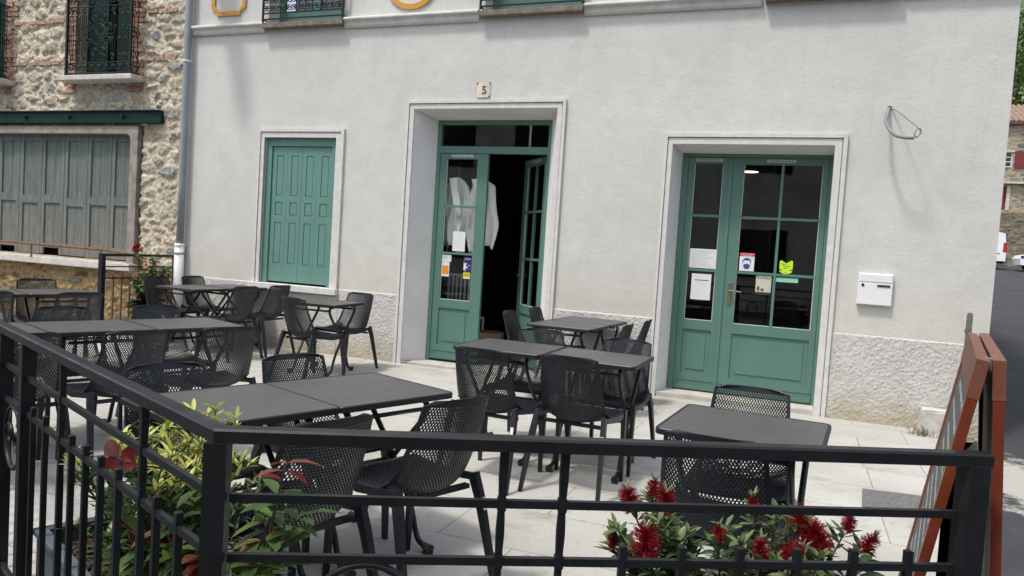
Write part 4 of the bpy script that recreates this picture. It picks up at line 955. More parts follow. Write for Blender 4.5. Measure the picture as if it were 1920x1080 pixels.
chair(-5.643, -1.06, 172, 'dark perforated chair on the right side of the table under the shutter, nearer one')
chair(-5.632, -.48, 176, 'dark perforated chair on the right side of the table under the shutter, by the wall')
chair(-4.524, -1.788, 78, 'dark perforated chair turned away at the small table right of the shutter')
chair(-4.537, -.501, -95, 'dark perforated chair facing out against the wall left of the open door')
chair(-2.607, -1.027, 0, 'dark perforated chair standing in front of the open doorway, nearer one')
chair(-2.584, -.355, -2, 'dark perforated chair against the open door leaf, nearer the wall')
chair(-1.348, -1.255, 178, 'edge-on dark chair left of the closed doors, nearer one')
chair(-1.305, -.60, 182, 'edge-on dark chair left of the closed doors, nearer the wall')
for c in stick:                                                          # white care stickers on a rear leg
    lg = [k for k in c.children if k.name.startswith('leg')][-1]
    mb = MB(); p0, p1 = Vector((.2135, -.2195, .375)), Vector((.2165, -.2335, .325)); mb.bar(p0, p1, .018, .0015, side=(1, 0, 0))
    o = mb.build('care_sticker', M['paper'], None); o.parent = lg

# ------------------------------------------------------------------ folding tables
def rr(hx, hy, r, n=5):
    out = []
    for cx, cy, a0 in ((hx-r, hy-r, 0), (-hx+r, hy-r, 90), (-hx+r, -hy+r, 180), (hx-r, -hy+r, 270)):
        out += [(cx+r*math.cos(R(a0+90*i/n)), cy+r*math.sin(R(a0+90*i/n))) for i in range(n+1)]
    return out
def make_table():
    t = proto('folding_table'); t['category'] = 'table'
    hx, hy = .312, .30
    mb = MB(); A = rr(hx, hy, .03); B = rr(hx-.003, hy-.003, .028); n = len(A)
    vs = [(x, y, .712) for x, y in B]+[(x, y, .715) for x, y in A]+[(x, y, .735) for x, y in A]+[(x, y, .739) for x, y in B]+[(x, y, .7385) for x, y in rr(hx-.012, hy-.012, .02)]
    mb.add(vs, [(k*n+i, k*n+(i+1) % n, (k+1)*n+(i+1) % n, (k+1)*n+i) for k in range(4) for i in range(n)]+[tuple(range(n))[::-1]])
    tp = mb.build('tabletop', M['tedge'], t)
    mb = MB(); P = rr(hx-.013, hy-.013, .019); mb.add([(x, y, .7378) for x, y in P], [tuple(range(n))]); mb.add([(x, y, .736) for x, y in rr(hx-.011, hy-.011, .021)]+[(x, y, .7385) for x, y in P], []); 
    mb.build('top_panel', M['table'], tp)
    for sx in (-1, 1):
        for sy in (-1, 1):
            x = sx*.215+sy*.012; s = sy
            pts = catmull([(x, s*.17, .70), (x, s*.215, .697), (x, s*.235, .665), (x, s*.20, .60), (x, s*.02, .40), (x, -s*.13, .19), (x, -s*.175, .085), (x, -s*.20, .045), (x, -s*.24, .03), (x, -s*.265, .028)], 5)
            mb = MB(); mb.tube(pts, .0135, 8); lg = mb.build('leg', M['tleg'], t, smooth=True)
            mb = MB(); mb.tube([(x, -s*.235, .03), (x, -s*.262, .027), (x, -s*.285, .024)], [.0155, .02, .023], 8); mb.box((x-.018, -s*.285, 0), (x+.018, -s*.25, .012)); mb.build('foot', M['tleg'], lg)
    for x_, y_, z_ in ((.215, 0, .385), (.2, .235, .665), (.2, -.235, .665)): mb = MB(); mb.tube([(-x_, y_, z_), (x_, y_, z_)], .010, 8); mb.build('crossbar', M['tleg'], t, smooth=True)
    for y_ in (-.18, .18): mb = MB(); mb.box((-.24, y_-.02, .696), (.24, y_+.02, .711)); mb.build('top_rail', M['tleg'], t)
    return t
table0 = make_table(); tu = [False]
def table(x, y, a, label):
    t = place(table0, tu[0], x, y, R(a), label, 'dark folding terrace tables'); tu[0] = True; return t
table(-.165, -4.51, -4.7, 'single dark table standing alone in front of the closed green doors')
table(-1.838, -2.888, -.5, 'left dark table of the centre pair, its corner over the open doorway')
table(-1.205, -2.92, -1, 'right dark table of the centre pair, next to the closed doors')
table(-1.823, -4.836, 68.8, 'near dark table with its whole top in view behind the front railing')
table(-2.046, -5.402, 68.8, 'near dark table whose corner is cut by the corner of the railing')
table(-4.06, -3.58, 69, 'long left row: dark table at its right end')
table(-4.285, -4.16, 68.5, 'long left row: dark table in its middle')
table(-4.505, -4.74, 68.5, 'long left row: dark table under the rail at the left edge')
table(-6.55, -2.62, 68, 'far left dark table in front of the ochre stone wall, whole top')
table(-6.78, -3.2, 68, 'far left dark table cut by the left edge of the photo')
table(-6.56, -.86, -6, 'dark table of the shutter pair, nearer the camera')
table(-6.50, -.345, -6, 'dark table of the shutter pair, tucked under the window sill')
table(-4.63, -1.08, 4, 'small dark table against the wall between shutter and open door')
table(-2.0, -.955, -3, 'dark table between the doorways, nearer one of its pair')
table(-1.965, -.345, -3, 'dark table between the doorways, pushed against the rough wall')

# ------------------------------------------------------------------ railings
def run_dir(a, b): d = Vector((b[0]-a[0], b[1]-a[1], 0)); return d.normalized()
A0 = Vector((-1.098, -6.531, 0))
tr = thing('terrace_railing', (A0.x, A0.y, 0), 'anthracite metal railing with pickets turning the front corner of the terrace', 'railing')
def P3(o, d, s, z): return Vector((o.x+d.x*s, o.y+d.y*s, z))
def baluster(o, d, s):
    mb = MB(); zs = [.974, .905, .862, .852, .842, .79, .735, .725, .714, .55, .4, .25, -.04]; ws = [.0185, .018, .0145, .014, .0145, .018, .0145, .014, .0145, .018, .018, .018, .018]
    for k in range(len(zs)-1): mb.bar(P3(o, d, s, zs[k]), P3(o, d, s, zs[k+1]), ws[k], ws[k], ws[k+1], ws[k+1], side=d)
    b_ = mb.build('baluster', M['rail'], tr)
    for z in (.852, .725): mb = MB(); c = P3(o, d, s, z); n = Vector((-d.y, d.x, 0)); mb.bar(P3(o, d, s, z-.014), P3(o, d, s, z+.014), .0185, .0205, side=d); mb.build('collar', M['rail'], b_)
def picket(o, d, s):
    mb = MB(); w = .0165; mb.bar(P3(o, d, s, -.04), P3(o, d, s, .762), w, w, side=d); mb.add([P3(o, d, s-w/2, .762)+Vector((-d.y, d.x, 0))*w/2, P3(o, d, s+w/2, .762)+Vector((-d.y, d.x, 0))*w/2, P3(o, d, s+w/2, .762)-Vector((-d.y, d.x, 0))*w/2, P3(o, d, s-w/2, .762)-Vector((-d.y, d.x, 0))*w/2, P3(o, d, s, .7665)], [(0, 1, 4), (1, 2, 4), (2, 3, 4), (3, 0, 4)]); mb.build('picket', M['rail'], tr)
def post(o, d, s, w=.047, top=.9705):
    mb = MB(); a = P3(o, d, s, -.2); b = P3(o, d, s, top); mb.bar(a, b, w, w, side=d); mb.build('post', M['rail'], tr)
def crossbar(o, d, s0, s1, z, w=.014, h=.0175):
    mb = MB(); mb.bar(P3(o, d, s0, z), P3(o, d, s1, z), w, h); mb.build('crossbar', M['rail'], tr)
def ring(o, d, s, z, r=.112):
    mb = MB(); c = P3(o, d, s, z); mb.tube([c+d*(r*math.cos(a))+Vector((0, 0, r*math.sin(a))) for a in [i*math.pi/18 for i in range(37)]], .009, 8, cap=False); ri_ = mb.build('scroll_ring', M['rail'], tr, smooth=True)
    mb = MB()
    for k in (0, 1): a = math.pi*k; mb.tube([c+d*(.05*math.cos(a+i*.5)*(1-i*.06)+.05*math.cos(a))+Vector((0, 0, .05*math.sin(a+i*.5)*(1-i*.06))) for i in range(12)], .007, 6)
    mb.build('scroll', M['rail'], ri_, smooth=True)
dF = run_dir((-1.085, -6.521), (.435, -5.727)); dL = run_dir((-1.11, -6.54), (-2.831, -5.781))
FE = 1.735
hw_ = .0195; nF, nL = Vector((-dF.y, dF.x, 0)), Vector((dL.y, -dL.x, 0))
def corner(o):
    # intersection of the two runs offset by o towards the terrace
    p, q = A0+nF*o, A0+nL*o; den = dF.x*dL.y-dF.y*dL.x; k = ((q-p).x*dL.y-(q-p).y*dL.x)/den; return p+dF*k
mb = MB(); secs = [(-hw_, .970), (hw_, .970), (hw_, .995), (hw_-.004, 1.0), (-hw_+.004, 1.0), (-hw_, .995)]; vs = []
for o_, z_ in secs: vs += [A0+dL*4.9+nL*o_+Vector((0, 0, z_)), corner(o_)+Vector((0, 0, z_)), A0+dF*FE+nF*o_+Vector((0, 0, z_))]
n6 = 6; mb.add(vs, [(3*i+k, 3*i+k+1, 3*((i+1) % 6)+k+1, 3*((i+1) % 6)+k) for i in range(6) for k in range(2)]+[tuple(3*i for i in range(6)), tuple(3*i+2 for i in range(5, -1, -1))])
mb.build('handrail', M['rail'], tr)
post(A0, dF, -.004, .047); post(A0, dF, FE-.035, .05)
for z in (.852, .085): crossbar(A0, dF, .024, FE-.068, z)
crossbar(A0, dF, .024, FE-.068, .7245)
for s in (.595, .729): baluster(A0, dF, s)
for k in range(6): picket(A0, dF, .873+.1365*k)
ring(A0, dF, .312, .601)
for s in (1.53, 1.85, 3.2, 3.4, 4.8): post(A0, dL, s, .045)
for z in (.852, .7245, .085):
    crossbar(A0, dL, .026, 1.503, z); crossbar(A0, dL, 1.557, 1.823, z); crossbar(A0, dL, 1.877, 3.17, z); crossbar(A0, dL, 3.43, 4.77, z)
for s in (.425, 1.11): baluster(A0, dL, s)
for s in (.196, .326, .592, .731, .865, .998, 1.285, 1.437): picket(A0, dL, s)
ring(A0, dL, 1.70, .601)
for k in range(9): picket(A0, dL, 2.0+.13*k)
for k in range(9): picket(A0, dL, 3.55+.13*k)
# return post behind the chalkboard
n_ = Vector((-dF.y, dF.x, 0))
mb = MB(); a = P3(A0, dF, FE-.05, 0)+Vector((.06, .42, 0)); mb.bar((a.x, a.y, -.1), (a.x, a.y, .9), .045, .045, side=dF); mb.build('post', M['rail'], tr)
sp = thing('steel_post', (1.18, -1.34, 0), 'thin grey steel post standing behind the chalkboard by the house corner', 'post')
mb = MB(); mb.bar((1.18, -1.34, -.1), (1.18, -1.34, 1.14), .035, .035); mb.bar((1.18, -1.34, 1.14), (1.18, -1.34, 1.15), .026, .026); mb.build('shaft', M['steel'], sp)
mb = MB(); mb.box((1.155, -1.352, 1.0), (1.165, -1.328, 1.03)); mb.build('bracket', M['steel'], sp)

ff = thing('side_fence', (-7.69, -.6, 0), 'black iron fence with thin pickets beside the downpipe and geranium', 'fence')
tmp_tr, tr = tr, ff
mb = MB(); x = -7.69
mb.box((x-.028, -1.19, -.1), (x+.028, -1.135, 1.056)); mb.build('post', M['rail'], ff)
mb = MB(); mb.box((x-.014, -.085, -.1), (x+.014, -.057, 1.056)); mb.build('post', M['rail'], ff)
for z, h in ((1.04, .032), (.90, .014), (.765, .016), (.1, .016)):
    mb = MB(); mb.box((x-.012, -1.1345, z-h/2), (x+.012, -.0855, z+h/2)); mb.build('crossbar', M['rail'], ff)
for k in range(8):
    y_ = -1.0+.12*k; mb = MB(); mb.box((x-.0085, y_-.0085, -.05), (x+.0085, y_+.0085, .815)); mb.build('picket', M['rust'], ff)
tr = tmp_tr

# ------------------------------------------------------------------ chalkboard
a0 = Vector((.407, -5.69, 0)); dB = Vector((.159, .987, 0)).normalized(); nB = Vector((-dB.y, dB.x, 0))   # nB points to the terrace side
ab = thing('chalkboard', (.45, -5.2, -.03), 'folding pavement chalkboard in russet wood leaning open at the end of the railing', 'chalkboard')
def boardleaf(name, off, lean, side):
    """one hinged leaf; off = distance of its outer face from the hinge line at the top, lean = outward metres per metre down"""
    H, W, tk, fw_ = 1.235, 1.03, .024, .062
    z1 = 1.213; up_ = Vector((nB.x*-lean*side, nB.y*-lean*side, 1)).normalized(); out = nB*side
    nn = (out - up_*out.dot(up_)).normalized()
    base = Vector((a0.x, a0.y, z1))+nB*off*side
    def P(s, h): return base+dB*s+up_*h
    def slab(mb, s0, s1, h0, h1, d0, d1):
        q = [P(s0, h0), P(s1, h0), P(s1, h1), P(s0, h1)]
        mb.add([p+nn*d0 for p in q]+[p+nn*d1 for p in q], [(0, 1, 2, 3), (7, 6, 5, 4), (0, 4, 5, 1), (1, 5, 6, 2), (2, 6, 7, 3), (3, 7, 4, 0)])
    mb = MB(); slab(mb, 0, W, -.0965, 0, -tk-.002, .002); o = mb.build(name, M['woodface'], ab)
    for s0, s1 in ((0, fw_), (W-fw_, W)): mb = MB(); slab(mb, s0, s1, -H, -.098, -tk, 0); mb.build('stile', M['wired'], o)
    mb = MB(); slab(mb, fw_, W-fw_, -1.16, -1.09, -tk+.004, -.004); mb.build('bottom_bar', M['wired'], o)
    mb = MB(); slab(mb, fw_, W-fw_, -1.09, -.0965, -tk+.012, -.006); mb.build('slate', M['chalk'], o)
    mb = MB()
    for s0, s1 in ((fw_, fw_+.008), (W-fw_-.008, W-fw_)): slab(mb, s0, s1, -1.09, -.0965, -.006, -.001)
    mb.build('inner_trim', M['woodface'], o)
    if side > 0:
        rn = random.Random(5); mb = MB(); h = -.15
        while h > -1.03:
            s = fw_+.07+rn.random()*.05; se = W-fw_-.06-rn.random()*.25
            while s < se:
                ww = rn.uniform(.03, .09); ss = s
                while ss < s+ww:
                    hh = rn.uniform(.006, .022); slab(mb, ss, ss+.005, h-hh/2, h+hh/2, -.0065, -.0052)
                    if rn.random() < .5: slab(mb, ss+.005, ss+.014, h-.003+rn.uniform(-.008, .008), h+.002, -.0065, -.0052)
                    ss += .014
                s += ww+.02
            h -= rn.uniform(.055, .075)
        mb.build('chalk_writing', M['chalkw'], o)
boardleaf('board_leaf', 0.0, .165, 1)
a1 = a0; a0 = a0+Vector((.061, .016, 0))
boardleaf('board_leaf', 0.0, .062, -1)
a0 = a1
mb = MB()
for s in (.09, .9): c = Vector((a0.x+.022, a0.y, 1.195))+dB*s; mb.bar(c-nB*.025, c+nB*.025, .04, .03, side=dB)
mb.build('hinge', M['steel'], ab)
mb = MB(); c = Vector((a0.x+.02, a0.y, .55))+dB*.1; mb.bar(c-nB*.06, c+nB*.075, .015, .003, side=(0, 0, 1)); mb.build('stay', M['steel'], ab)

# ------------------------------------------------------------------ plants
def leafblade(mb, b, d, L, W, c, up=(0, 0, 1), fold=.25, droop=.15, rnd=random):
    b = Vector(b); d = Vector(d).normalized(); s = d.cross(Vector(up))
    if s.length < .05: s = d.cross(Vector((1, 0, .2)))
    s.normalize(); n = s.cross(d).normalized()
    p = lambda t_, w_: b+d*L*t_+s*w_*W/2+n*(abs(w_)*fold*W/2-droop*L*t_*t_)
    k = rnd.uniform(.8, 1.2); mb.cur = (c[0]*k, c[1]*k, c[2]*k)
    mb.add([p(0, 0), p(.22, .72), p(.22, 0), p(.22, -.72), p(.55, 1), p(.55, 0), p(.55, -1), p(.82, .6), p(.82, 0), p(.82, -.6), p(1, 0)],
           [(0, 2, 1), (0, 3, 2), (1, 2, 5, 4), (2, 3, 6, 5), (4, 5, 8, 7), (5, 6, 9, 8), (7, 8, 10), (8, 9, 10)])
def rdir(rnd, zlo=-.3, zhi=1.):
    a = rnd.uniform(0, 6.283); z = rnd.uniform(zlo, zhi); r = math.sqrt(max(0, 1-min(1, z*z))); return Vector((r*math.cos(a), r*math.sin(a), z))
def planterbox(name, c, d, lx, ly, h, label, group=None):
    d = Vector(d).normalized(); o = thing(name, (c[0], c[1], 0), label, 'planter', group); n = Vector((-d.y, d.x, 0)); C_ = Vector((c[0], c[1], 0)); mb = MB()
    def bx(x0, x1, y0, y1, z0, z1):
        q = [C_+d*x+n*y for x, y in ((x0, y0), (x1, y0), (x1, y1), (x0, y1))]
        mb.add([p+Vector((0, 0, z0)) for p in q]+[p+Vector((0, 0, z1)) for p in q], [(3, 2, 1, 0), (4, 5, 6, 7), (0, 1, 5, 4), (1, 2, 6, 5), (2, 3, 7, 6), (3, 0, 4, 7)])
    tk = .018
    bx(-lx/2, lx/2, -ly/2, -ly/2+tk, .0, h); bx(-lx/2, lx/2, ly/2-tk, ly/2, 0, h); bx(-lx/2, -lx/2+tk, -ly/2+tk, ly/2-tk, 0, h); bx(lx/2-tk, lx/2, -ly/2+tk, ly/2-tk, 0, h); mb.build('tub', M['planter'], o)
    mb = MB(); e = .012
    bx(-lx/2-e, lx/2+e, -ly/2-e, -ly/2+.03, h, h+.018); bx(-lx/2-e, lx/2+e, ly/2-.03, ly/2+e, h, h+.018); bx(-lx/2-e, -lx/2+.03, -ly/2+.03, ly/2-.03, h, h+.018); bx(lx/2-.03, lx/2+e, -ly/2+.03, ly/2-.03, h, h+.018); mb.build('rim', M['planter'], o)
    mb = MB(); rn = random.Random(3); nx, ny = 40, 14; vs = []
    for j in range(ny+1):
        for i in range(nx+1): vs.append(C_+d*(-lx/2+tk+(lx-2*tk)*i/nx)+n*(-ly/2+tk+(ly-2*tk)*j/ny)+Vector((0, 0, h-.045+.018*noise.noise(Vector((i*.9, j*.9, 1))))))
    mb.add(vs, [(j*(nx+1)+i, j*(nx+1)+i+1, (j+1)*(nx+1)+i+1, (j+1)*(nx+1)+i) for j in range(ny) for i in range(nx)])
    for _ in range(220):
        p = C_+d*rn.uniform(-lx/2+.03, lx/2-.03)+n*rn.uniform(-ly/2+.03, ly/2-.03)+Vector((0, 0, h-.038)); a = rdir(rn, -.2, .3)*rn.uniform(.012, .03); mb.bar(p-a, p+a, .01, .004)
    mb.build('mulch', M['soil'], o); return o
# planter behind the left railing
pd = Vector((.915, -.403, 0))
planterbox('planter', (-1.90, -5.985), pd, 1.12, .27, .29, 'long slate blue planter with bark mulch behind the side railing')
rn = random.Random(12)
# variegated shrub
vg = thing('variegated_shrub', (-1.78, -6.0, .25), 'yellow green variegated shrub in the slate blue planter behind the side railing', 'shrub')
mbs, mbl, mbd = MB(), MB(), MB()
for k in range(105):
    base = Vector((-1.82+rn.gauss(0, .09), -6.0+rn.gauss(0, .03), .26)); a = rn.uniform(0, 6.28); sp_ = rn.random()**.6
    tip = Vector((-1.81+.37*sp_*math.cos(a), -5.93+.22*sp_*math.sin(a), rn.uniform(.50, .86)-.16*sp_)) 
    if k < 5: tip = Vector((-1.70+.03*k, -5.95+.03*rn.random(), .81+.025*(k % 3)))
    mid = base.lerp(tip, .55)+Vector((0, 0, .04)); path = catmull([base, mid, tip], 8); mbs.tube(path, [.004-.0024*i/len(path) for i in range(len(path))], 5)
    n = len(path); tipc = rn.random()
    for i in range(5, n):
        f = i/n
        for q in range(3 if f > .7 else 2):
            p = path[i]; d = (rdir(rn, .0, .8)+Vector((0, 0, .5*f))).normalized()
            hi = p.z > .62
            c = ((.55, .54, .14) if rn.random() < .62 else (.27, .34, .07)) if (hi and rn.random() < .88) else ((.10, .17, .04) if rn.random() < .6 else (.055, .10, .03))
            leafblade(mbl, p, d, rn.uniform(.035, .062), rn.uniform(.010, .016), c, rnd=rn, droop=.2)
mbs.build('stem', M['stem'], vg); mbl.build('foliage', M['leaf'], vg, smooth=True, colors=True)
# photinia with red young leaves by the corner post
ph = thing('photinia', (-1.36, -6.12, .25), 'photinia with red young leaves behind the corner post of the railing', 'shrub')
mbs, mbl, mbr = MB(), MB(), MB()
def phot(x, y, tips):
    for tx, ty, tz, red in tips:
        base = Vector((x+rn.gauss(0, .02), y+rn.gauss(0, .02), .25)); tip = Vector((tx, ty, tz)); path = catmull([base, base.lerp(tip, .5)+Vector((rn.gauss(0, .02), rn.gauss(0, .02), .03)), tip], 7)
        mbs.tube(path, [.006-.0035*i/len(path) for i in range(len(path))], 6)
        for i in range(4, len(path)):
            for q in range(2):
                d = rdir(rn, -.15, .6); p = path[i]; isred = red and i > len(path)-4
                c = ((.12, .012, .01) if rn.random() < .6 else (.18, .06, .035)) if isred else ((.05, .10, .025) if rn.random() < .65 else (.10, .15, .03) if rn.random() < .8 else (.13, .06, .025))
                leafblade(mbr if isred else mbl, p, d, rn.uniform(.06, .11), rn.uniform(.026, .042), c, rnd=rn, droop=.3, fold=.35)
phot(-1.36, -6.13, [(-1.24, -6.12, .80, 1), (-1.30, -6.06, .68, 0), (-1.20, -6.10, .66, 0), (-1.26, -6.2, .56, 0), (-1.13, -6.17, .52, 1), (-1.42, -6.18, .54, 0), (-1.30, -6.22, .46, 0), (-1.5, -6.14, .50, 1), (-1.10, -6.2, .44, 0)])
phot(-1.66, -6.08, [(-1.80, -6.15, .70, 0), (-1.62, -6.15, .56, 0), (-1.70, -6.13, .52, 1), (-1.56, -6.15, .50, 0), (-1.6, -6.05, .66, 0), (-1.5, -6.1, .62, 0)])
for p, d, L_ in (((-1.80, -6.145, .735), (-.85, .1, .35), .085), ((-1.795, -6.145, .72), (.5, -.1, .05), .07), ((-1.79, -6.15, .735), (.75, .2, .35), .06), ((-1.80, -6.15, .735), (-.2, -.3, -.4), .05)): leafblade(mbr, p, d, L_, .05, (.13, .009, .008), up=(.3, -1, .4), rnd=rn)
mbs.build('stem', M['stem'], ph); mbl.build('foliage', M['leaf'], ph, smooth=True, colors=True); mbr.build('red_leaves', M['leaf'], ph, smooth=True, colors=True)
# bottlebrush behind the front railing
planterbox('planter', (-.08, -5.72), dF, .86, .26, .27, 'slate blue planter under the red bottlebrush behind the front railing')
bb = thing('bottlebrush', (-.08, -5.70, .23), 'bottlebrush shrub with bright red brush flowers behind the front railing', 'shrub')
mbs, mbl, mbb = MB(), MB(), MB()
Fpos = [(-.395, -5.72, .735, .3), (-.335, -5.70, .770, 0), (-.30, -5.72, .745, .5), (-.33, -5.80, .655, .1), (-.43, -5.74, .625, .2), (-.075, -5.66, .765, .1), (.055, -5.62, .725, 1.2), (.09, -5.64, .695, 1.1), (.035, -5.72, .665, 1.3), (-.02, -5.74, .635, .9), (.02, -5.74, .60, 1.0), (-.15, -5.76, .70, .2), (.165, -5.60, .735, .2), (.215, -5.62, .70, .9), (-.045, -5.76, .68, .3)]
fl_big = {0: .85, 2: .85, 3: 1.1, 6: 1.05, 7: 1.05, 8: .95, 10: .95}
for i, (x, y, z, tl) in enumerate(Fpos):
    base = Vector((-.08+.35*(x+.08)+rn.gauss(0, .02), -5.70+rn.gauss(0, .02), .24)); ax = Vector((rn.gauss(0, .15)+.8*tl*.8*(1 if rn.random() < .6 else -1), rn.gauss(0, .2), 1)).normalized(); tip = Vector((x, y, z))-ax*.03
    path = catmull([base, base.lerp(tip, .6)+Vector((0, 0, .03)), tip], 8); mbs.tube(path, [.005-.003*k/len(path) for k in range(len(path))], 5)
    for k in range(4, len(path)):
        for q in range(4): leafblade(mbl, path[k], rdir(rn, .0, .9), rn.uniform(.04, .065), rn.uniform(.013, .019), (.075, .12, .045) if rn.random() < .6 else (.14, .19, .07), rnd=rn, droop=.1)
    sc = fl_big.get(i, rn.uniform(.42, .65)); H = .06*sc; r_ = .032*sc; mf = MB(); c0 = Vector((x, y, z))-ax*H/2; u = ax.orthogonal().normalized(); v = ax.cross(u)
    small = sc < .65
    for q in range(int(620*sc)):
        h = rn.random(); a = rn.uniform(0, 6.283); rad = u*math.cos(a)+v*math.sin(a); d = (rad+ax*rn.gauss(.1+1.1*(h-.5), .28)).normalized(); p = c0+ax*H*h
        ln = r_*rn.uniform(.75, 1.12)*(.8+.4*math.sin(math.pi*h)); s = d.cross(ax).normalized()*.00062; k = rn.uniform(.65, 1.25); mf.cur = (.35*k, .010*k, .024*k)
        e = p+d*ln; mf.add([p-s, p+s, e+s*.8, e-s*.8], [(0, 1, 2, 3)])
        s2 = d.cross(s).normalized()*.00062; mf.add([p-s2, p+s2, e+s2*.8, e-s2*.8], [(0, 1, 2, 3)])
    mf.build('flower', M['petal'], bb, colors=True)
    for q in range(9): leafblade(mbl, c0+ax*H, (ax+rdir(rn, -.2, .5)*.5), rn.uniform(.02, .04), .007, (.20, .17, .10) if rn.random() < .6 else (.12, .16, .06), rnd=rn)
for k in range(46):                                                       # leafy and budding shoots
    a = rn.random(); x = -.40+.62*a; tip = Vector((x+rn.gauss(0, .03), -5.70+rn.gauss(0, .06), rn.uniform(.46, .72)+(.05 if abs(x+.12) < .14 else 0))); base = Vector((-.08+.4*(x+.08), -5.70+rn.gauss(0, .03), .24))
    path = catmull([base, base.lerp(tip, .55)+Vector((0, 0, .03)), tip], 8); mbs.tube(path, [.004-.002*i/len(path) for i in range(len(path))], 5)
    bud = rn.random() < .5
    for i in range(3, len(path)):
        for q in range(4): leafblade(mbl, path[i], rdir(rn, -.1, .9), rn.uniform(.035, .06), rn.uniform(.014, .022), (.075, .12, .045) if rn.random() < .55 else (.16, .205, .08), rnd=rn, droop=.1)
        if bud and i > len(path)-9:
            for q in range(5):
                c = path[i]+rdir(rn, -.5, .9)*.011; kk = rn.uniform(.8, 1.2); mbb.cur = (.24*kk, .26*kk, .13*kk); rr_ = .0038
                mbb.add([c+Vector((rr_, 0, 0)), c+Vector((0, rr_, 0)), c+Vector((-rr_, 0, 0)), c+Vector((0, -rr_, 0)), c+Vector((0, 0, rr_)), c-Vector((0, 0, rr_))], [(0, 1, 4), (1, 2, 4), (2, 3, 4), (3, 0, 4), (1, 0, 5), (2, 1, 5), (3, 2, 5), (0, 3, 5)])
for x in (.16, .22):                                                     # big broad leaves at the right
    for q in range(8): leafblade(mbl, (x-.03+rn.gauss(0, .02), -5.63, .52+.022*q), rdir(rn, .0, .6), .085, .028, (.045, .085, .028), rnd=rn)
mbs.build('stem', M['stem'], bb); mbl.build('foliage', M['leaf'], bb, smooth=True, colors=True); mbb.build('buds', M['leaf'], bb, colors=True)
# geranium climbing in its tall pot by the side fence
gp = thing('tall_pot', (-7.42, -.72, 0), 'tall dark pot with the climbing geranium beside the side fence', 'planter')
mb = MB(); mb.lathe([(0, .0), (.11, 0), (.16, .34), (.165, .36), (.15, .36), (.14, .32), (0, .31)], (-7.42, -.72, 0), 18); mb.build('body', M['planter'], gp, smooth=True)
gr = thing('geranium', (-7.42, -.72, .31), 'climbing geranium with one red flower head and orange petals by the side fence', 'plant')
mbs, mbl, mbp, mbo = MB(), MB(), MB(), MB()
for k in range(56):
    a = rn.uniform(0, 6.28); zt = rn.uniform(.35, 1.06); tip = Vector((-7.40+.2*math.cos(a)*rn.random()**.5, -.72+.2*math.sin(a), zt)); 
    if k > 38: tip = Vector((-7.54+rn.gauss(0, .06), -.78+rn.gauss(0, .06), rn.uniform(.15, .5)))
    base = Vector((-7.42, -.72, .31)); path = catmull([base, base.lerp(tip, .5)+Vector((rn.gauss(0, .03), rn.gauss(0, .03), .08)), tip], 7); mbs.tube(path, .003, 5)
    for i in range(3, len(path)):
        for q in range(3): leafblade(mbl, path[i], rdir(rn, -.4, .7), rn.uniform(.05, .085), rn.uniform(.035, .06), (.05, .10, .035) if rn.random() < .65 else (.13, .18, .07), rnd=rn, droop=.25)
mbs.tube(catmull([(-7.42, -.72, .4), (-7.55, -.72, .9), (-7.645, -.7, 1.10)], 6), .004, 5)
for q in range(110): d = rdir(rn, -.6, 1); leafblade(mbp, Vector((-7.645, -.70, 1.125))+d*.034, d, .036, .034, (.36, .012, .045), rnd=rn)
for q in range(20): leafblade(mbo, (-7.36+rn.gauss(0, .045), -.86+rn.gauss(0, .02), .955+rn.gauss(0, .035)), rdir(rn, -.3, .5), .075, .032, (.5, .13, .025) if rn.random() < .6 else (.4, .05, .03), rnd=rn)
mbo.cur = (.5, .2, .03); [leafblade(mbo, (-7.36, -.9, .93), (s, -.25, .05), .15, .035, (.5, .2, .03), rnd=rn) for s in (-1, .7)]
mbs.build('stem', M['stem'], gr); mbl.build('foliage', M['leaf'], gr, smooth=True, colors=True); mbp.build('red_flower', M['petal'], gr, colors=True); mbo.build('orange_flower', M['petal'], gr, colors=True)
# kerb stone and weeds at the house corner
ks = thing('kerb_stone', (1.25, -.42, 0), 'worn pale kerb stone at the right corner of the café wall', 'stone')
mb = MB(); mb.box((1.08, -.20, -.05), (1.40, -.02, .22), .03)
for p in mb.v: p += Vector((noise.noise(p*7), noise.noise(p*7+Vector((9, 0, 0))), noise.noise(p*7+Vector((0, 9, 0)))))*.035
mb.build('block', M['kerb'], ks)
wd = tag(MB(), None, None) if False else None
we = thing('weed_tuft', (1.08, -.3, 0), 'small tuft of weeds beside the pale kerb stone', 'weed')
mb = MB()
for k in range(70): leafblade(mb, (1.10+rn.gauss(0, .06), -.30+rn.gauss(0, .04), 0), rdir(rn, .3, 1), rn.uniform(.05, .13), .008, (.12, .15, .05) if rn.random() < .6 else (.2, .18, .09), rnd=rn)
mb.build('blades', M['leaf'], we, colors=True)

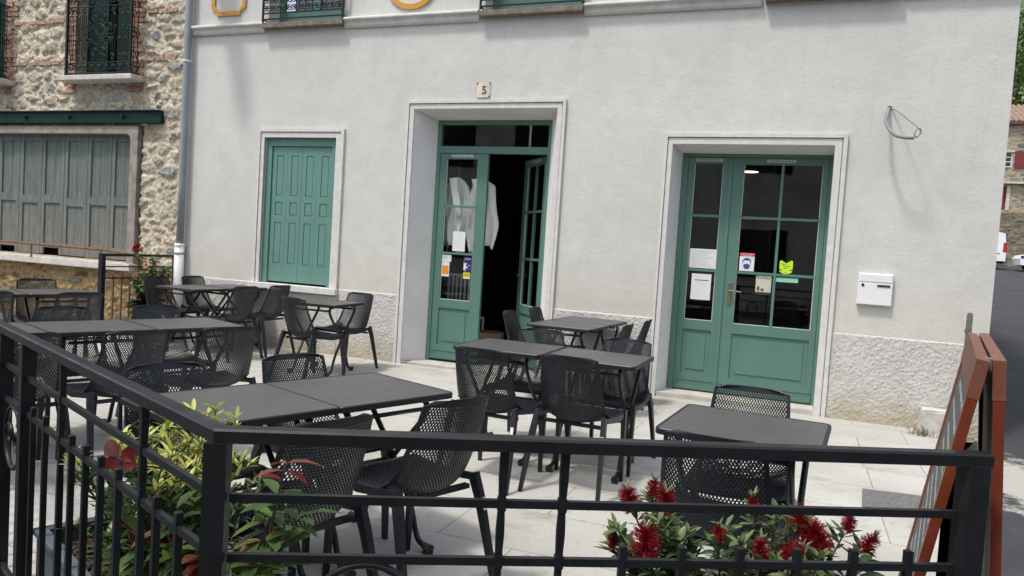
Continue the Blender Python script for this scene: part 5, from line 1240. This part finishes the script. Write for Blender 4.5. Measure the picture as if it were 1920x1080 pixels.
# ------------------------------------------------------------------ up the lane: van, car, house, wooded hill
def prism_body(mb, outline, y0, y1, inset=.0):
    n = len(outline); vs = [(x, y0, z) for x, z in outline]+[(x, y1, z) for x, z in outline]
    mb.add(vs, [tuple(range(n)), tuple(range(2*n-1, n-1, -1))]+[(i, i+n, (i+1) % n+n, (i+1) % n) for i in range(n)])
def wheel(root, x, y, z, r, s):
    mb = MB(); mb.tube([(x, y-.1, z), (x, y+.1, z)], r, 18); wl_ = mb.build('wheel', M['tyre'], root); mb = MB(); mb.tube([(x, y-.105, z), (x, y+.105, z)], r*.6, 12); mb.build('rim', M['steel'], wl_)
zb = zroad(0, 36.6)
vn = thing('van', (7.3, 36.8, zb), 'white delivery van parked up the lane, its rear past the house corner', 'van'); X0 = 7.25
body = [(X0-2.2, zb+.35), (X0-2.2, zb+.85), (X0-1.5, zb+1.05), (X0-.85, zb+1.72), (X0-.5, zb+1.83), (X0+1.7, zb+1.85), (X0+1.98, zb+1.76), (X0+2.05, zb+1.1), (X0+2.07, zb+.4)]
mb = MB(); prism_body(mb, body, 36.0, 37.7); mb.build('body', M['carw'], vn)
mb = MB(); mb.box((X0+2.0, 36.02, zb+.3), (X0+2.13, 37.68, zb+.58)); mb.build('bumper', M['bumper'], vn)
mb = MB(); mb.box((X0+1.93, 35.985, zb+.85), (X0+2.085, 36.1, zb+1.32)); mb.build('tail_light', M['tail'], vn)
mb = MB(); mb.box((X0-.6, 35.99, zb+1.1), (X0+.0, 36.01, zb+1.6)); mb.build('side_window', M['carglass'], vn)
mb = MB(); mb.box((X0+2.03, 36.2, zb+1.15), (X0+2.075, 37.5, zb+1.62)); mb.build('rear_window', M['carglass'], vn)
mb = MB(); mb.box((X0+.1, 35.99, zb+.75), (X0+1.8, 36.01, zb+.79)); mb.build('side_trim', M['bumper'], vn)
for x in (X0-1.35, X0+1.3):
    for y in (36.08, 37.6): wheel(vn, x, y, zb+.32, .32, 1)
ca = thing('car', (11.6, 35.6, zroad(0, 35.6)), 'white car with black mirror parked in front of the van up the lane', 'car'); X0 = 11.75; zc = zroad(0, 35.6)
body = [(X0-2.05, zc+.3), (X0-2.08, zc+.62), (X0-1.95, zc+.78), (X0-1.1, zc+.95), (X0+2.0, zc+.98), (X0+2.08, zc+.7), (X0+2.05, zc+.3)]
mb = MB(); prism_body(mb, body, 34.8, 36.5); mb.build('body', M['carw'], ca)
mb = MB(); prism_body(mb, [(X0-1.1, zc+.95), (X0-.35, zc+1.42), (X0+.9, zc+1.46), (X0+1.75, zc+.98)], 34.92, 36.38); mb.build('cabin', M['carw'], ca)
mb = MB(); prism_body(mb, [(X0-.85, zc+.99), (X0-.28, zc+1.36), (X0+.85, zc+1.38), (X0+1.35, zc+1.0)], 34.9, 36.4); mb.build('side_window', M['carglass'], ca)
mb = MB(); mb.box((X0-.86, 34.62, zc+.98), (X0-.68, 34.79, zc+1.1), .02); mb.build('mirror', M['tyre'], ca)
mb = MB(); mb.box((X0-2.05, 34.79, zc+.62), (X0-1.75, 34.9, zc+.74)); mb.build('headlight', M['carglass'], ca)
for x in (X0-1.3, X0+1.3):
    for y in (34.85, 36.45): wheel(ca, x, y, zc+.32, .32, 1)
hz = zroad(0, 41)
vh = thing('village_house', (14., 41.4, hz), 'distant stone village house with ox red shutters and tiled roof up the lane', 'house')
win, dr = (9.35, 7.68, 10.35, 8.5), (9.45, 5.3, 10.22, 6.62)
mb = MB(); sheet(mb, 4, 24, hz-1, 10.15, 41.4, [win, dr], .25); mb.quad((4, 41.4, hz-1), (4, 41.4, 10.15), (4, 49, 10.15), (4, 49, hz-1)); mb.build('wall', M['lmortar'], vh)
build_relief('stonework', M['stone'], vh, 8.2, 13., 5.1, 10.1, 41.37, .035, .5, .26, [(.3, .25, .17), (.24, .21, .16), (.36, .3, .2), (.2, .185, .16)], (.36, .31, .22), [(win[0], win[1], win[2], win[3]), (dr[0], dr[1], dr[2], dr[3])], seed=4, rag=0)
mb = MB(); mb.box((5, 40.9, hz-1), (24, 41.38, 5.15)); mb.build('base_wall', M['omortar'], vh); build_relief('base_stone', M['stone'], vh, 8.2, 13., hz-.3, 5.13, 40.86, .035, .45, .22, [(.15, .13, .10), (.2, .17, .12), (.12, .11, .1), (.24, .2, .14)], (.2, .17, .12), seed=6)
mb = MB(); mb.box((win[0]-.0, 41.5, win[1]), (win[2], 41.52, win[3])); pn = mb.build('window', M['carglass'], vh)
mb = MB(); [mb.box((x, 41.44, win[1]), (x+.05, 41.5, win[3])) for x in (win[0], win[0]+.3, (win[0]+win[2])/2-.02, win[2]-.36, win[2]-.05)]; [mb.box((win[0], 41.445, z), (win[2], 41.495, z+.04)) for z in (win[1], win[1]+.27, win[1]+.53, win[3]-.04)]; mb.build('glazing_bars', M['white'], pn)
mb = MB(); mb.box((win[2]+.09, 41.28, win[1]-.05), (win[2]+.72, 41.36, win[3]+.05)); mb.build('window_shutter', M['oldred'], vh)
mb = MB(); mb.box((dr[0], 41.5, dr[1]), (dr[2], 41.55, dr[3])); mb.build('door', M['oldred'], vh)
mb = MB(); mb.box((win[0]-.2, 41.33, win[3]), (win[2]+.08, 41.4, win[3]+.13)); mb.box((dr[2], 41.33, dr[1]), (dr[2]+.16, 41.4, dr[3])); mb.box((dr[0]-.2, 41.1, 6.75), (dr[2]+.9, 41.4, 6.85)); mb.build('window_lintel', M['slabm'], vh)
mb = MB()
for i in range(70):
    x = 4+i*.29
    for j in range(4): mb.tube([(x, 41.05+j*1.1, 10.1+j*.42), (x, 42.2+j*1.1, 10.56+j*.42)], .12, 6)
mb.box((4, 41.1, 10.02), (24, 41.5, 10.08)); mb.build('roof', M['tile'], vh)
mb = MB(); xs = list(range(-60, 121, 6)); ysl = list(range(49, 180, 6))
mb.add([(x, y, 2.3+max(0, y-50)*.62+3*noise.noise(Vector((x*.03, y*.03, 0)))) for y in ysl for x in xs], [(j*len(xs)+i, j*len(xs)+i+1, (j+1)*len(xs)+i+1, (j+1)*len(xs)+i) for j in range(len(ysl)-1) for i in range(len(xs)-1)])
structure(mb.build('hillside', M['hill'], smooth=True))
def make_tree(seed, H, cols):
    r_ = random.Random(seed); t_ = proto('tree'); t_['category'] = 'tree'
    mb = MB(); mb.tube(catmull([(0, 0, 0), (.15, .1, H*.3), (0, .1, H*.6), (.05, 0, H*.9)], 5), [.28-.012*i for i in range(16)], 8)
    limbs = []
    for k in range(14):
        z = H*r_.uniform(.3, .85); a = r_.uniform(0, 6.28); e = Vector((math.cos(a), math.sin(a), .5))*H*r_.uniform(.18, .34)+Vector((0, 0, z)); mb.tube([(0, 0, z), e*.5+Vector((0, 0, z*.5+.1)), e], [.1, .06, .02], 5); limbs.append(e)
    mb.build('trunk', M['stem'], t_); mb = MB()
    for k in range(2600):
        c = r_.choice(limbs); p = c+Vector((r_.gauss(0, .75), r_.gauss(0, .75), r_.gauss(.2, .6))); leafblade(mb, p, rdir(r_, -.5, 1), r_.uniform(.22, .4), r_.uniform(.16, .26), r_.choice(cols), rnd=r_)
    mb.build('crown', M['leaf'], t_, colors=True); return t_
treeA = make_tree(1, 9, [(.05, .10, .025), (.07, .12, .03), (.035, .075, .02)]); treeB = make_tree(2, 8, [(.10, .16, .03), (.13, .19, .045), (.07, .12, .025)])
hzf = lambda x, y: 2.3+max(0, y-50)*.62+3*noise.noise(Vector((x*.03, y*.03, 0)))-.3
for k, (tt, x, y, lab) in enumerate([(treeB, 12.4, 53, 'light green bushy tree directly behind the tiled village roof'), (treeA, 14.0, 60, 'dark green tree halfway up the wooded hillside'), (treeB, 15.2, 67, 'light green tree above the village house on the hillside'), (treeA, 16.6, 74, 'dark green tree high on the wooded hillside at the frame edge')]):
    c = tt if k < 2 and False else (tt if (tt is treeB and k == 0) or (tt is treeA and k == 1) else copy_tree(tt))
    c.location = (x, y, hzf(x, y)); c.rotation_euler = (0, 0, k*1.3); c['label'] = lab; c['group'] = 'trees on the hillside'

# ------------------------------------------------------------------ the house across the street, seen in the door glass
op = thing('opposite_house', (-3, -16, 0), 'stone house across the street, seen only as a reflection in the door panes', 'house')
wins = [(x, z, x+1.0, z+1.5) for z in (1.0, 4.2) for x in (-16, -12.5, -9, -5.5, -2, 1.5, 5, 8.5)]
mb = MB(); sheet(mb, -20, 13, -.2, 7.2, -16., wins); 
for a, b, c, d in wins: mb.quad((a, -16, b), (a, -16.2, b), (c, -16.2, b), (c, -16, b))
mb.build('wall', M['pale'], op)
for a, b, c, d in wins[::1]:
    mb = MB(); mb.box((a, -16.22, b), (c, -16.18, d)); wn_ = mb.build('window', M['carglass'], op)
    mb = MB(); mb.box((a-.5, -15.99, b), (a-.02, -15.95, d)); mb.box((c+.02, -15.99, b), (c+.5, -15.95, d)); mb.build('window_shutter', M['dgreen'], wn_)
mb = MB(); mb.box((-20.2, -22, 7.2), (13.2, -15.7, 7.4)); mb.build('roof', M['tile'], op)
